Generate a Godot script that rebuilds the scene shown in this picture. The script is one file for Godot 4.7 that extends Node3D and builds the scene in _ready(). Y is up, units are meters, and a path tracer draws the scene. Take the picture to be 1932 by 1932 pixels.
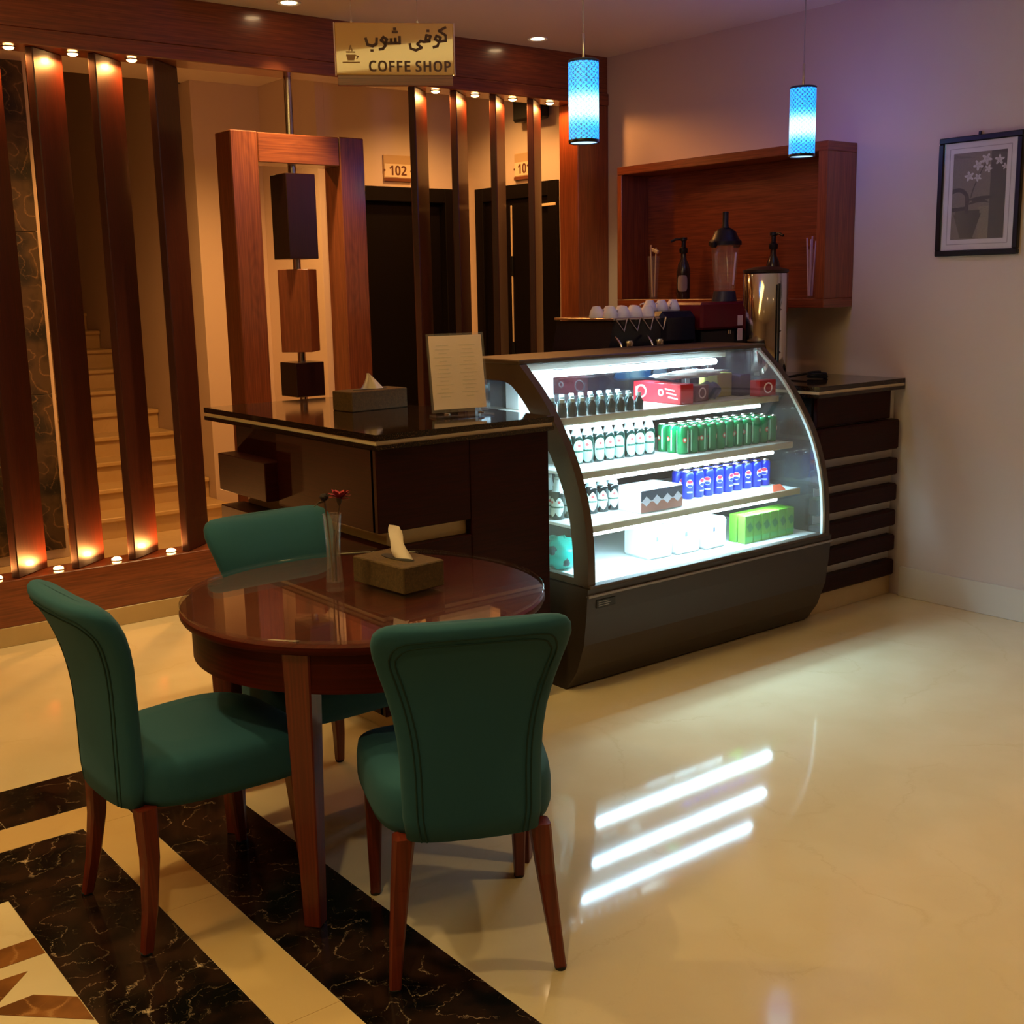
extends Node3D
# A hotel coffee corner: louvred wooden screen, hanging arch, bar counter, refrigerated display case, round table with three chairs.
# Axes: x runs along the screen to the right-hand wall (x = 5.03), z comes towards the viewer, y is up. Metres.

var M := {}                 # materials
var taken := {}
const WALL_X := 5.03
const CEIL := 2.873
const BEAM_Z := -5.42
const WORDS := ["first", "second", "third", "fourth", "fifth", "sixth", "seventh", "eighth", "ninth", "tenth", "eleventh", "twelfth"]

# ---------------------------------------------------------------- helpers: naming
func numbered(called: String) -> String:
	if not taken.has(called):
		taken[called] = 0
		return called
	taken[called] += 1
	return "%s_%03d" % [called, taken[called]]

func tag(o: Node, label: String, category := "", group := "", kind := "") -> Node:
	if label: o.set_meta("label", label)
	if category: o.set_meta("category", category)
	if group: o.set_meta("group", group)
	if kind: o.set_meta("kind", kind)
	return o

func thing(called: String, label: String, category: String, at := Vector3.ZERO, turn := 0.0, group := "") -> Node3D:
	var o := Node3D.new()
	o.name = numbered(called)
	add_child(o)
	o.position = at
	o.rotation.y = turn
	tag(o, label, category, group)
	return o

func structure(called: String) -> Node3D:
	var o := Node3D.new()
	o.name = called
	add_child(o)
	o.set_meta("kind", "structure")
	return o

func obj(called: String, st: SurfaceTool, m: Material, parent: Node = self, at := Vector3.ZERO, turn := 0.0) -> MeshInstance3D:
	st.generate_normals()
	var mi := MeshInstance3D.new()
	mi.mesh = st.commit()
	mi.mesh.surface_set_material(0, m)
	mi.position = at
	mi.rotation.y = turn
	return put(called, mi, parent)

func put(called: String, mi: MeshInstance3D, parent: Node) -> MeshInstance3D:
	if parent == self:
		mi.name = numbered(called)
		add_child(mi)
	else:
		var n := 0
		for c in parent.get_children():
			if str(c.name) == called or str(c.name).begins_with(called + "_0"): n += 1
		mi.name = called if n == 0 else "%s_%03d" % [called, n]
		parent.add_child(mi, true)
	return mi

func share(called: String, mesh: Mesh, parent: Node, at := Vector3.ZERO, turn := 0.0) -> MeshInstance3D:
	var mi := MeshInstance3D.new()
	mi.mesh = mesh
	mi.position = at
	mi.rotation.y = turn
	return put(called, mi, parent)

func dup(root: Node3D, at: Vector3, turn: float, label: String) -> Node3D:
	var base := str(root.name)
	if base.substr(base.length() - 4).begins_with("_") and base.substr(base.length() - 3).is_valid_int(): base = base.left(base.length() - 4)
	var r: Node3D = root.duplicate()
	r.name = numbered(base)
	add_child(r)
	r.position = at
	r.rotation.y = turn
	r.set_meta("label", label)
	return r

# ---------------------------------------------------------------- helpers: shapes
func ms() -> SurfaceTool:
	var st := SurfaceTool.new()
	st.begin(Mesh.PRIMITIVE_TRIANGLES)
	return st

func face(st: SurfaceTool, pts: Array, c: Vector3, group := -1) -> void:
	var mid := Vector3.ZERO
	for p in pts: mid += p
	mid /= pts.size()
	var n: Vector3 = (pts[2] - pts[0]).cross(pts[1] - pts[0])
	if n.dot(mid - c) < 0.0:
		pts = pts.duplicate()
		pts.reverse()
	st.set_smooth_group(group)
	for i in range(1, pts.size() - 1):
		for p in [pts[0], pts[i], pts[i + 1]]: st.add_vertex(p)

# box with chamfered edges, centre c, size s; tw, th scale the top face (taper), bs turns it
func bx(st: SurfaceTool, c: Vector3, s: Vector3, b := 0.003, bs := Basis.IDENTITY, taper := 1.0) -> SurfaceTool:
	var h := s * 0.5
	b = minf(b, minf(h.x, minf(h.y, h.z)) * 0.9)
	var v := {}
	for sx in [-1, 1]:
		for sy in [-1, 1]:
			for sz in [-1, 1]:
				for a in 3:
					var p := Vector3(sx * (h.x - (0.0 if a == 0 else b)), sy * (h.y - (0.0 if a == 1 else b)), sz * (h.z - (0.0 if a == 2 else b)))
					if taper != 1.0:
						var k := lerpf(taper, 1.0, (p.y + h.y) / s.y)
						p.x *= k
						p.z *= k
					v[[sx, sy, sz, a]] = c + bs * p
	for sg in [-1, 1]:
		face(st, [v[[sg, -1, -1, 0]], v[[sg, -1, 1, 0]], v[[sg, 1, 1, 0]], v[[sg, 1, -1, 0]]], c)
		face(st, [v[[-1, sg, -1, 1]], v[[-1, sg, 1, 1]], v[[1, sg, 1, 1]], v[[1, sg, -1, 1]]], c)
		face(st, [v[[-1, -1, sg, 2]], v[[-1, 1, sg, 2]], v[[1, 1, sg, 2]], v[[1, -1, sg, 2]]], c)
		for sh in [-1, 1]:
			face(st, [v[[sg, sh, -1, 0]], v[[sg, sh, 1, 0]], v[[sg, sh, 1, 1]], v[[sg, sh, -1, 1]]], c)
			face(st, [v[[sg, -1, sh, 0]], v[[sg, 1, sh, 0]], v[[sg, 1, sh, 2]], v[[sg, -1, sh, 2]]], c)
			face(st, [v[[-1, sg, sh, 1]], v[[1, sg, sh, 1]], v[[1, sg, sh, 2]], v[[-1, sg, sh, 2]]], c)
			for si in [-1, 1]:
				face(st, [v[[sg, sh, si, 0]], v[[sg, sh, si, 1]], v[[sg, sh, si, 2]]], c)
	return st

func span(st: SurfaceTool, a: Vector3, z: Vector3, b := 0.003) -> SurfaceTool:   # box between two corners
	return bx(st, (a + z) * 0.5, (z - a).abs(), b)

func box(called: String, a: Vector3, z: Vector3, m: Material, parent: Node, b := 0.003) -> MeshInstance3D:
	return obj(called, span(ms(), a, z, b), m, parent)

# a solid of revolution about y; profile of Vector2(radius, height) from bottom to top
func lathe(st: SurfaceTool, prof: Array, segs := 24, at := Vector3.ZERO) -> SurfaceTool:
	var grp := 1
	for i in prof.size() - 1:
		if i > 0:
			var d0: Vector2 = (prof[i] - prof[i - 1]).normalized()
			var d1: Vector2 = (prof[i + 1] - prof[i]).normalized()
			if d0.dot(d1) < 0.72: grp += 1
		st.set_smooth_group(grp)
		for j in segs:
			var q := []
			for k in [[i, j], [i + 1, j], [i + 1, j + 1], [i, j + 1]]:
				var a: float = -TAU * k[1] / segs
				q.append([at + Vector3(prof[k[0]].x * cos(a), prof[k[0]].y, prof[k[0]].x * sin(a)), Vector2(float(k[1]) / segs, 1.0 - float(k[0]) / (prof.size() - 1))])
			for k in [0, 1, 2, 0, 2, 3]:
				if prof[i].x < 1e-6 and k == 3 or prof[i + 1].x < 1e-6 and k == 2: pass
				st.set_uv(q[k][1])
				st.add_vertex(q[k][0])
	return st

# a round bar along a line of points
func tube(st: SurfaceTool, pts: Array, r: float, segs := 8, r2 := -1.0) -> SurfaceTool:
	var rings := []
	var up := Vector3.UP
	for i in pts.size():
		var d: Vector3 = (pts[mini(i + 1, pts.size() - 1)] - pts[maxi(i - 1, 0)]).normalized()
		if absf(d.dot(up)) > 0.95: up = Vector3.RIGHT if absf(d.x) < 0.9 else Vector3.BACK
		var s := d.cross(up).normalized()
		up = s.cross(d).normalized()
		var rr := r if r2 < 0 else lerpf(r, r2, float(i) / (pts.size() - 1))
		var ring := []
		for j in segs:
			var a := TAU * j / segs
			ring.append(pts[i] + (s * cos(a) + up * sin(a)) * rr)
		rings.append(ring)
	return loft(st, rings)

# skin over rings of equally many points, closed with fans
func loft(st: SurfaceTool, rings: Array, cap_start := true, cap_end := true, group := 1) -> SurfaceTool:
	var n: int = rings[0].size()
	var mid := []
	for ring in rings:
		var c := Vector3.ZERO
		for p in ring: c += p
		mid.append(c / n)
	var k := rings.size() / 2 - (1 if rings.size() == 2 else 0)
	k = mini(k, rings.size() - 2)
	var a0: Vector3 = rings[k][0]
	var flip: bool = (rings[k + 1][1] - a0).cross(rings[k + 1][0] - a0).dot(a0 - mid[k]) < 0.0
	st.set_smooth_group(group)
	for i in rings.size() - 1:
		for j in n:
			var a: Vector3 = rings[i][j]
			var b: Vector3 = rings[i + 1][j]
			var c: Vector3 = rings[i + 1][(j + 1) % n]
			var d: Vector3 = rings[i][(j + 1) % n]
			for p in ([a, d, c, a, c, b] if flip else [a, b, c, a, c, d]): st.add_vertex(p)
	var ctr: Vector3 = (mid[0] + mid[-1]) * 0.5
	if cap_start: face(st, rings[0], mid[0] + (mid[1] - mid[0]), group + 1)
	if cap_end: face(st, rings[-1], mid[-1] + (mid[-2] - mid[-1]), group + 2)
	return st

# polygon (x, y) pushed along z from 0 to depth, then placed with xf
func prism(st: SurfaceTool, poly: Array, depth: float, xf := Transform3D.IDENTITY, smooth := false) -> SurfaceTool:
	var p2 := PackedVector2Array(poly)
	if Geometry2D.is_polygon_clockwise(p2): p2.reverse()
	var idx := Geometry2D.triangulate_polygon(p2)
	st.set_smooth_group(-1)
	for side in 2:
		var zz := depth * side
		for t in range(0, idx.size(), 3):
			var a := p2[idx[t]]
			var b := p2[idx[t + 1]]
			var c := p2[idx[t + 2]]
			var ccw := (b - a).cross(c - a) > 0.0
			var tri := [a, b, c]
			if ccw == ((side == 1) == (depth > 0.0)): tri = [a, c, b]
			for q in tri: st.add_vertex(xf * Vector3(q.x, q.y, zz))
	if smooth: st.set_smooth_group(3)
	for i in p2.size():
		var a := p2[i]
		var b := p2[(i + 1) % p2.size()]
		var q := [Vector3(a.x, a.y, 0), Vector3(b.x, b.y, 0), Vector3(b.x, b.y, depth), Vector3(a.x, a.y, depth)]
		if depth > 0.0: q.reverse()
		for k in [0, 1, 2, 0, 2, 3]: st.add_vertex(xf * q[k])
	return st

# the plane of the display case's ends: polygon points are (z, y), pushed along x
func zy(x: float) -> Transform3D:
	return Transform3D(Basis(Vector3(0, 0, 1), Vector3(0, 1, 0), Vector3(1, 0, 0)), Vector3(x, 0, 0))

# a patch on a can or bottle of radius r: oval or box, centred at height y, facing the angle phi (0 = +z)
func patch(st: SurfaceTool, r: float, y: float, w: float, h: float, phi := 0.0, power := 2.0) -> SurfaceTool:
	st.set_smooth_group(1)
	var n := 20
	var ring := []
	for i in n:
		var a := TAU * i / n
		var cx := signf(cos(a)) * pow(absf(cos(a)), 2.0 / power) * w * 0.5
		var cy := signf(sin(a)) * pow(absf(sin(a)), 2.0 / power) * h * 0.5
		ring.append(Vector2(cx, cy))
	for k in 3:
		var f0 := k / 3.0
		var f1 := (k + 1) / 3.0
		for i in n:
			var q := []
			for e in [ring[i] * f0, ring[i] * f1, ring[(i + 1) % n] * f1, ring[(i + 1) % n] * f0]:
				var t: float = phi + e.x / r
				q.append(Vector3(r * sin(t), y + e.y, r * cos(t)))
			for j in ([0, 2, 1] if k == 0 else [0, 2, 1, 0, 3, 2]): st.add_vertex(q[j])
	return st

func text(called: String, words: String, at: Vector3, turn: float, height: float, m: Material, parent: Node, bold := true) -> MeshInstance3D:
	var t := TextMesh.new()
	var f := SystemFont.new()
	f.font_names = PackedStringArray(["Droid Sans"])
	if bold: f.font_weight = 700
	t.font = f
	t.text = words
	t.font_size = 64
	t.pixel_size = height / 46.0
	t.depth = 0.002
	t.material = m
	var mi := MeshInstance3D.new()
	mi.mesh = t
	mi.position = at
	mi.rotation.y = turn
	return put(called, mi, parent)

# ---------------------------------------------------------------- helpers: materials
func mat(color: Color, rough := 0.6, metal := 0.0) -> StandardMaterial3D:
	var m := StandardMaterial3D.new()
	m.albedo_color = color
	m.roughness = rough
	m.metallic = metal
	return m

func tri(m: StandardMaterial3D, metres: float, sharp := 8.0) -> StandardMaterial3D:
	m.uv1_triplanar = true
	m.uv1_scale = Vector3.ONE / metres
	m.uv1_triplanar_sharpness = sharp
	return m

func rgb(r: int, g: int, b: int) -> Color:
	return Color8(r, g, b)

func glow(color: Color, energy: float) -> StandardMaterial3D:
	var m := mat(color.lerp(Color.WHITE, 0.5), 0.5)
	m.emission_enabled = true
	m.emission = color
	m.emission_energy_multiplier = energy
	return m

func glass(color: Color, alpha: float) -> StandardMaterial3D:
	var m := mat(Color(color, alpha), 0.02)
	m.transparency = BaseMaterial3D.TRANSPARENCY_ALPHA
	return m

func noise(kind: int, freq: float, seed_: int, octaves := 4, fractal := FastNoiseLite.FRACTAL_FBM) -> FastNoiseLite:
	var n := FastNoiseLite.new()
	n.noise_type = kind
	n.frequency = freq
	n.seed = seed_
	n.fractal_type = fractal
	n.fractal_octaves = octaves
	return n

func tex(im: Image) -> ImageTexture:
	return ImageTexture.create_from_image(im)

# wood grain runs along v (or along u when lying)
func wood_image(dark: Color, light: Color, lying: bool, seed_: int) -> Image:
	var w := 512
	var broad := noise(FastNoiseLite.TYPE_SIMPLEX, 0.010, seed_, 2)
	var fine := noise(FastNoiseLite.TYPE_SIMPLEX, 0.14, seed_ + 1, 3)
	var im := Image.create(w, w, false, Image.FORMAT_RGB8)
	for y in w:
		var v := absf(256.0 - y)
		for x in w:
			var u := absf(256.0 - x)
			var b := broad.get_noise_2d(u, v * 0.10)
			var f := fine.get_noise_2d(u, v * 0.022)
			var ring := 0.5 + 0.5 * sin(b * 22.0)
			var c := dark.lerp(light, clampf(0.42 + 0.17 * (ring - 0.5) + 0.32 * f, 0.0, 1.0))
			if lying: im.set_pixel(y, x, c)
			else: im.set_pixel(x, y, c)
	return im

func marble_image(ground: Color, deep: Color, vein: Color, seed_: int, width: float, warp: float, freq: float, w := 1024) -> Image:
	var n := noise(FastNoiseLite.TYPE_SIMPLEX, freq, seed_, 1, FastNoiseLite.FRACTAL_RIDGED)
	n.domain_warp_fractal_type = FastNoiseLite.DOMAIN_WARP_FRACTAL_PROGRESSIVE
	n.domain_warp_fractal_octaves = 4
	n.domain_warp_enabled = true
	n.domain_warp_amplitude = warp
	n.domain_warp_frequency = 0.006
	var r := n.get_seamless_image(w, w)
	var m := noise(FastNoiseLite.TYPE_SIMPLEX, 0.005, seed_ + 3, 4).get_seamless_image(w, w)
	var p := noise(FastNoiseLite.TYPE_SIMPLEX, 0.004, seed_ + 5, 2).get_seamless_image(w, w)
	n.frequency = freq * 1.9
	n.seed = seed_ + 8
	var r2 := n.get_seamless_image(w, w)
	var im := Image.create(w, w, false, Image.FORMAT_RGB8)
	for y in w:
		for x in w:
			var c := ground.lerp(deep, clampf((m.get_pixel(x, y).r - 0.3) * 2.2, 0.0, 1.0))
			var e := r.get_pixel(x, y).r
			var k := clampf((e - (1.0 - width)) / width, 0.0, 1.0)
			k = pow(k, 1.5) * clampf((p.get_pixel(x, y).r - 0.22) * 3.0, 0.0, 1.0)
			var k2 := clampf((r2.get_pixel(x, y).r - (1.0 - width * 0.6)) / (width * 0.6), 0.0, 1.0)
			k = maxf(k, 0.7 * k2 * clampf((m.get_pixel(x, y).r - 0.35) * 3.0, 0.0, 1.0))
			im.set_pixel(x, y, c.lerp(vein, k))
	return im

func speckle_image(a: Color, b: Color, c: Color, seed_: int, freq: float) -> Image:
	var w := 512
	var n1 := noise(FastNoiseLite.TYPE_CELLULAR, freq, seed_, 2).get_seamless_image(w, w)
	var n2 := noise(FastNoiseLite.TYPE_SIMPLEX, freq * 1.4, seed_ + 2, 4).get_seamless_image(w, w)
	var im := Image.create(w, w, false, Image.FORMAT_RGB8)
	for y in w:
		for x in w:
			var k := n1.get_pixel(x, y).r
			var j := n2.get_pixel(x, y).r
			im.set_pixel(x, y, a.lerp(b, clampf(k * 1.2, 0, 1)).lerp(c, clampf((j - 0.6) * 4.0, 0.0, 0.8)))
	return im

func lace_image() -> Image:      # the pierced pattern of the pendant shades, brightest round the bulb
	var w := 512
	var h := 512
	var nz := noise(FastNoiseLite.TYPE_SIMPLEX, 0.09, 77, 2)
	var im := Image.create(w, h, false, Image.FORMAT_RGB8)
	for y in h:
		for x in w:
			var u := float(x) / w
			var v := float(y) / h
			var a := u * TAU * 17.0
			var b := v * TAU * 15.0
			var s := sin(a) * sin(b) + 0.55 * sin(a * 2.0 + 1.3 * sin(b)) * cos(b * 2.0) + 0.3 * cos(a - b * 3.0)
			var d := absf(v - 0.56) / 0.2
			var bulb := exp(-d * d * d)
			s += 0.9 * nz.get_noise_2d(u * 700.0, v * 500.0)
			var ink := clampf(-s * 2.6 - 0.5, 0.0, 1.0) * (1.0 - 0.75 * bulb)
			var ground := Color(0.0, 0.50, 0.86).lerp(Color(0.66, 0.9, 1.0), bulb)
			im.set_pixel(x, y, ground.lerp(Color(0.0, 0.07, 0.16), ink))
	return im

func print_image() -> Image:     # sepia print of an orchid in a pot
	var w := 160
	var h := 250
	var im := Image.create(w, h, false, Image.FORMAT_RGB8)
	var flowers := [[0.62, 0.09, 0.085], [0.47, 0.15, 0.08], [0.86, 0.11, 0.075], [0.31, 0.27, 0.075], [0.66, 0.20, 0.06], [0.47, 0.29, 0.06], [0.97, 0.19, 0.05]]
	var nz := noise(FastNoiseLite.TYPE_SIMPLEX, 0.05, 5, 3)
	for y in h:
		for x in w:
			var u := float(x) / w
			var v := float(y) / h
			var c := rgb(126, 112, 100)
			if u > 0.71: c = rgb(72, 58, 54)
			elif u > 0.5 and v > 0.62: c = rgb(138, 124, 104)
			# pot
			var pw := 0.0
			if v > 0.66:
				pw = lerpf(0.265, 0.13, clampf((v - 0.7) / 0.26, 0.0, 1.0)) if v > 0.7 else 0.235
				if absf(u - 0.30) < pw and v < 0.985: c = rgb(92, 78, 58).lerp(rgb(58, 48, 36), clampf((u - 0.12) / 0.4, 0.0, 1.0))
			# leaves
			var l1 := Vector2((u - 0.10) / 0.2, (v - 0.56) / 0.14)
			if absf(l1.length() - 1.0) < 0.17 and v < 0.58 and u > -0.1: c = rgb(52, 38, 36)
			if u > 0.28 and u < 0.82 and absf(v - (0.545 - 0.05 * (u - 0.3))) < 0.026 * sin((u - 0.28) / 0.54 * PI): c = rgb(50, 38, 38)
			if u > 0.28 and u < 0.72 and absf(v - (0.585 + 0.03 * sin(u * 9.0))) < 0.022 * sin((u - 0.28) / 0.44 * PI): c = rgb(56, 42, 38)
			if u < 0.28 and absf(v - (0.64 + 0.05 * (0.2 - u))) < 0.022: c = rgb(48, 36, 34)
			if absf(u - 0.29) < 0.035 and v > 0.5 and v < 0.7: c = rgb(62, 46, 42)
			# stem
			var sx := 0.36 + 0.26 * pow(clampf((0.52 - v) / 0.4, 0.0, 1.0), 1.4)
			if v < 0.52 and v > 0.12 and absf(u - sx) < 0.011: c = rgb(66, 52, 48)
			for f in flowers:
				var q := Vector2(u - f[0], (v - f[1]) * 1.56)
				var rr: float = f[2] * 1.25 * (0.72 + 0.28 * cos(5.0 * q.angle() + f[0] * 9.0))
				if q.length() < rr: c = rgb(222, 212, 214).lerp(rgb(164, 150, 152), clampf(1.0 - q.length() / rr, 0.0, 1.0) * 0.7)
			c = c.lerp(Color.BLACK, clampf(0.1 * nz.get_noise_2d(x * 3, y * 3), -0.1, 0.1))
			im.set_pixel(x, y, c)
	return im

func make_materials() -> void:
	var wd := rgb(102, 46, 25)
	var wl := rgb(166, 87, 47)
	M.wood_v = tri(mat(Color.WHITE, 0.3), 0.8)
	M.wood_v.albedo_texture = tex(wood_image(wd, wl, false, 11))
	M.wood_h = tri(mat(Color.WHITE, 0.28), 0.8)
	M.wood_h.albedo_texture = tex(wood_image(wd, wl, true, 12))
	for m in [M.wood_v, M.wood_h]:
		m.clearcoat_enabled = true
		m.clearcoat = 0.5
		m.clearcoat_roughness = 0.12
	M.panel = M.wood_h.duplicate()
	M.panel.albedo_color = Color(0.34, 0.18, 0.185)
	M.panel.roughness = 0.5
	M.panel.clearcoat = 0.06
	M.panel.metallic_specular = 0.25
	M.louvre = M.wood_v.duplicate()
	M.louvre.albedo_color = Color(0.5, 0.41, 0.41)
	M.louvre.clearcoat = 0.22
	M.louvre.roughness = 0.4
	M.table_wood = M.wood_h.duplicate()
	M.table_wood.albedo_color = Color(0.56, 0.36, 0.32)
	M.table_wood.roughness = 0.5
	M.table_wood.clearcoat_enabled = false
	M.table_wood.metallic_specular = 0.25
	M.leg_wood = M.wood_v.duplicate()
	M.leg_wood.albedo_color = Color(0.8, 0.57, 0.5)
	M.leg_wood.roughness = 0.45
	M.leg_wood.clearcoat = 0.12
	M.box_dark = M.wood_v.duplicate()
	M.box_dark.albedo_color = Color(0.32, 0.26, 0.28)
	M.box_dark.clearcoat = 0.15
	M.wall = mat(rgb(210, 191, 180), 0.75)
	var wn := NoiseTexture2D.new()
	wn.noise = noise(FastNoiseLite.TYPE_SIMPLEX, 0.08, 9, 3)
	wn.seamless = true
	wn.as_normal_map = true
	wn.bump_strength = 1.0
	M.wall.normal_enabled = true
	M.wall.normal_texture = wn
	M.wall.normal_scale = 0.08
	tri(M.wall, 0.4)
	M.ceiling = mat(rgb(222, 210, 202), 0.55)
	var cream := marble_image(rgb(224, 202, 164), rgb(220, 197, 158), rgb(216, 192, 152), 21, 0.06, 60.0, 0.003)
	M.cream = tri(mat(Color.WHITE, 0.065), 2.2)
	M.cream.albedo_texture = tex(cream)
	M.plinth = tri(mat(rgb(235, 225, 205), 0.3), 1.1)
	M.plinth.albedo_texture = M.cream.albedo_texture
	M.stripe = M.cream.duplicate()
	M.stripe.albedo_color = Color(0.97, 0.9, 0.78)
	M.pale_core = mat(rgb(206, 196, 186), 0.5)
	M.skirting = mat(rgb(214, 202, 188), 0.4)
	M.black = tri(mat(Color.WHITE, 0.12), 0.9)
	M.black.albedo_texture = tex(marble_image(rgb(44, 27, 20), rgb(15, 11, 10), rgb(214, 186, 152), 31, 0.06, 70.0, 0.0068))
	M.brown_stone = tri(mat(Color.WHITE, 0.14), 0.7)
	M.brown_stone.albedo_texture = tex(marble_image(rgb(140, 88, 44), rgb(108, 66, 34), rgb(176, 124, 76), 41, 0.1, 40.0, 0.006, 512))
	M.emperador = tri(mat(Color.WHITE, 0.6), 0.9)
	M.emperador.albedo_texture = tex(marble_image(rgb(70, 53, 36), rgb(18, 13, 10), rgb(128, 100, 70), 51, 0.22, 30.0, 0.013, 512))
	M.granite = tri(mat(Color.WHITE, 0.07), 0.35)
	M.granite.albedo_texture = tex(speckle_image(rgb(20, 14, 12), rgb(38, 26, 20), rgb(92, 66, 40), 61, 0.06))
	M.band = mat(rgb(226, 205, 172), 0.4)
	M.fabric = mat(rgb(29, 82, 98), 0.9)
	M.fabric.rim_enabled = true
	M.fabric.rim = 0.35
	M.fabric.rim_tint = 0.6
	var fn := NoiseTexture2D.new()
	fn.noise = noise(FastNoiseLite.TYPE_CELLULAR, 0.22, 3, 2)
	fn.seamless = true
	fn.as_normal_map = true
	fn.bump_strength = 3.0
	M.fabric.normal_enabled = true
	M.fabric.normal_texture = fn
	M.fabric.normal_scale = 0.35
	tri(M.fabric, 0.12)
	M.piping = mat(rgb(14, 52, 52), 0.9)
	M.chrome = mat(rgb(205, 195, 185), 0.16, 1.0)
	M.steel = mat(rgb(214, 208, 202), 0.09, 1.0)
	M.black_plastic = mat(rgb(16, 16, 20), 0.35)
	M.rubber = mat(rgb(12, 11, 11), 0.7)
	M.door = mat(rgb(15, 10, 10), 0.5)
	M.door.metallic_specular = 0.25
	M.white = mat(rgb(236, 236, 232), 0.45)
	M.paper = mat(rgb(246, 220, 210), 0.8)
	M.tissue = mat(rgb(246, 226, 208), 0.95)
	M.tissue.backlight_enabled = true
	M.tissue.backlight = Color(0.25, 0.22, 0.2)
	M.glass = glass(rgb(225, 240, 235), 0.05)
	M.table_glass = glass(rgb(200, 220, 205), 0.002)
	M.clear = glass(rgb(240, 245, 240), 0.03)
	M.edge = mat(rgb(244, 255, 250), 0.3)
	M.frame = mat(rgb(74, 58, 46), 0.45)
	M.case_base = mat(rgb(58, 48, 44), 0.42, 0.25)
	M.trim = mat(rgb(150, 142, 138), 0.3, 0.8)
	M.case_back = mat(rgb(20, 20, 30), 0.05)
	M.shelf = mat(rgb(214, 210, 200), 0.3)
	M.shelf_edge = mat(rgb(150, 122, 84), 0.4)
	M.tube = glow(Color(0.86, 0.97, 1.0), 12.0)
	M.warm_bulb = glow(Color(1.0, 0.72, 0.42), 30.0)
	M.down_bulb = glow(Color(1.0, 0.84, 0.62), 16.0)

# ---------------------------------------------------------------- lights
func downlight(x: float, z: float, y: float, energy: float, label: String, color := Color(1.0, 0.72, 0.42), angle := 62.0) -> void:
	var t := thing("downlight", label, "ceiling light", Vector3(x, y, z), 0.0, "recessed ceiling downlights")
	obj("trim_ring", lathe(ms(), [Vector2(0.036, 0.0), Vector2(0.055, -0.004), Vector2(0.058, 0.0), Vector2(0.058, 0.003)], 24), M.white, t)
	obj("bulb", lathe(ms(), [Vector2(0.0, -0.002), Vector2(0.036, -0.002), Vector2(0.036, 0.002)], 20), M.down_bulb, t)
	spot(Vector3(x, y - 0.02, z), Vector3.DOWN, energy, angle, color, 0.05)

func spot(at: Vector3, dir: Vector3, energy: float, angle: float, color: Color, size: float, soft := 0.7) -> void:
	var l := SpotLight3D.new()
	l.name = numbered("spot_beam")
	add_child(l)
	l.position = at
	l.look_at_from_position(at, at + dir, Vector3.BACK if absf(dir.y) > 0.9 else Vector3.UP)
	l.light_energy = energy
	l.light_color = color
	l.light_size = size
	l.spot_angle = angle
	l.spot_angle_attenuation = soft
	l.spot_range = 12.0
	l.spot_attenuation = 2.0
	l.shadow_enabled = true

func omni(called: String, at: Vector3, energy: float, color: Color, size: float) -> void:
	var l := OmniLight3D.new()
	l.name = numbered(called)
	add_child(l)
	l.position = at
	l.light_energy = energy
	l.light_color = color
	l.light_size = size
	l.omni_range = 12.0
	l.omni_attenuation = 2.0
	l.shadow_enabled = true

func area(called: String, at: Vector3, dir: Vector3, size: Vector2, energy: float, color: Color) -> void:
	var l := AreaLight3D.new()
	l.name = numbered(called)
	add_child(l)
	l.look_at_from_position(at, at + dir, Vector3.BACK if absf(dir.y) > 0.9 else Vector3.UP)
	l.area_size = size
	l.light_energy = energy
	l.light_color = color
	l.area_normalize_energy = true
	l.area_range = 12.0
	l.area_attenuation = 2.0
	l.shadow_enabled = true

func camera_and_light() -> void:
	var cam := Camera3D.new()
	cam.name = "camera"
	add_child(cam)
	cam.position = Vector3(0, 1.55, 0)
	cam.basis = Basis(Vector3.UP, deg_to_rad(-38.0403)) * Basis(Vector3.RIGHT, deg_to_rad(-10.8349)) * Basis(Vector3.BACK, deg_to_rad(-1.0967))
	cam.fov = 46.964
	cam.near = 0.05
	cam.far = 60.0
	cam.current = true
	var we := WorldEnvironment.new()
	we.name = "environment"
	var e := Environment.new()
	e.background_mode = Environment.BG_COLOR
	e.background_color = Color(0.004, 0.003, 0.003)
	e.tonemap_mode = Environment.TONE_MAPPER_LINEAR
	e.tonemap_exposure = 1.0
	e.sdfgi_enabled = true
	e.ssao_enabled = true
	e.ssil_enabled = true
	we.environment = e
	add_child(we)

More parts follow.
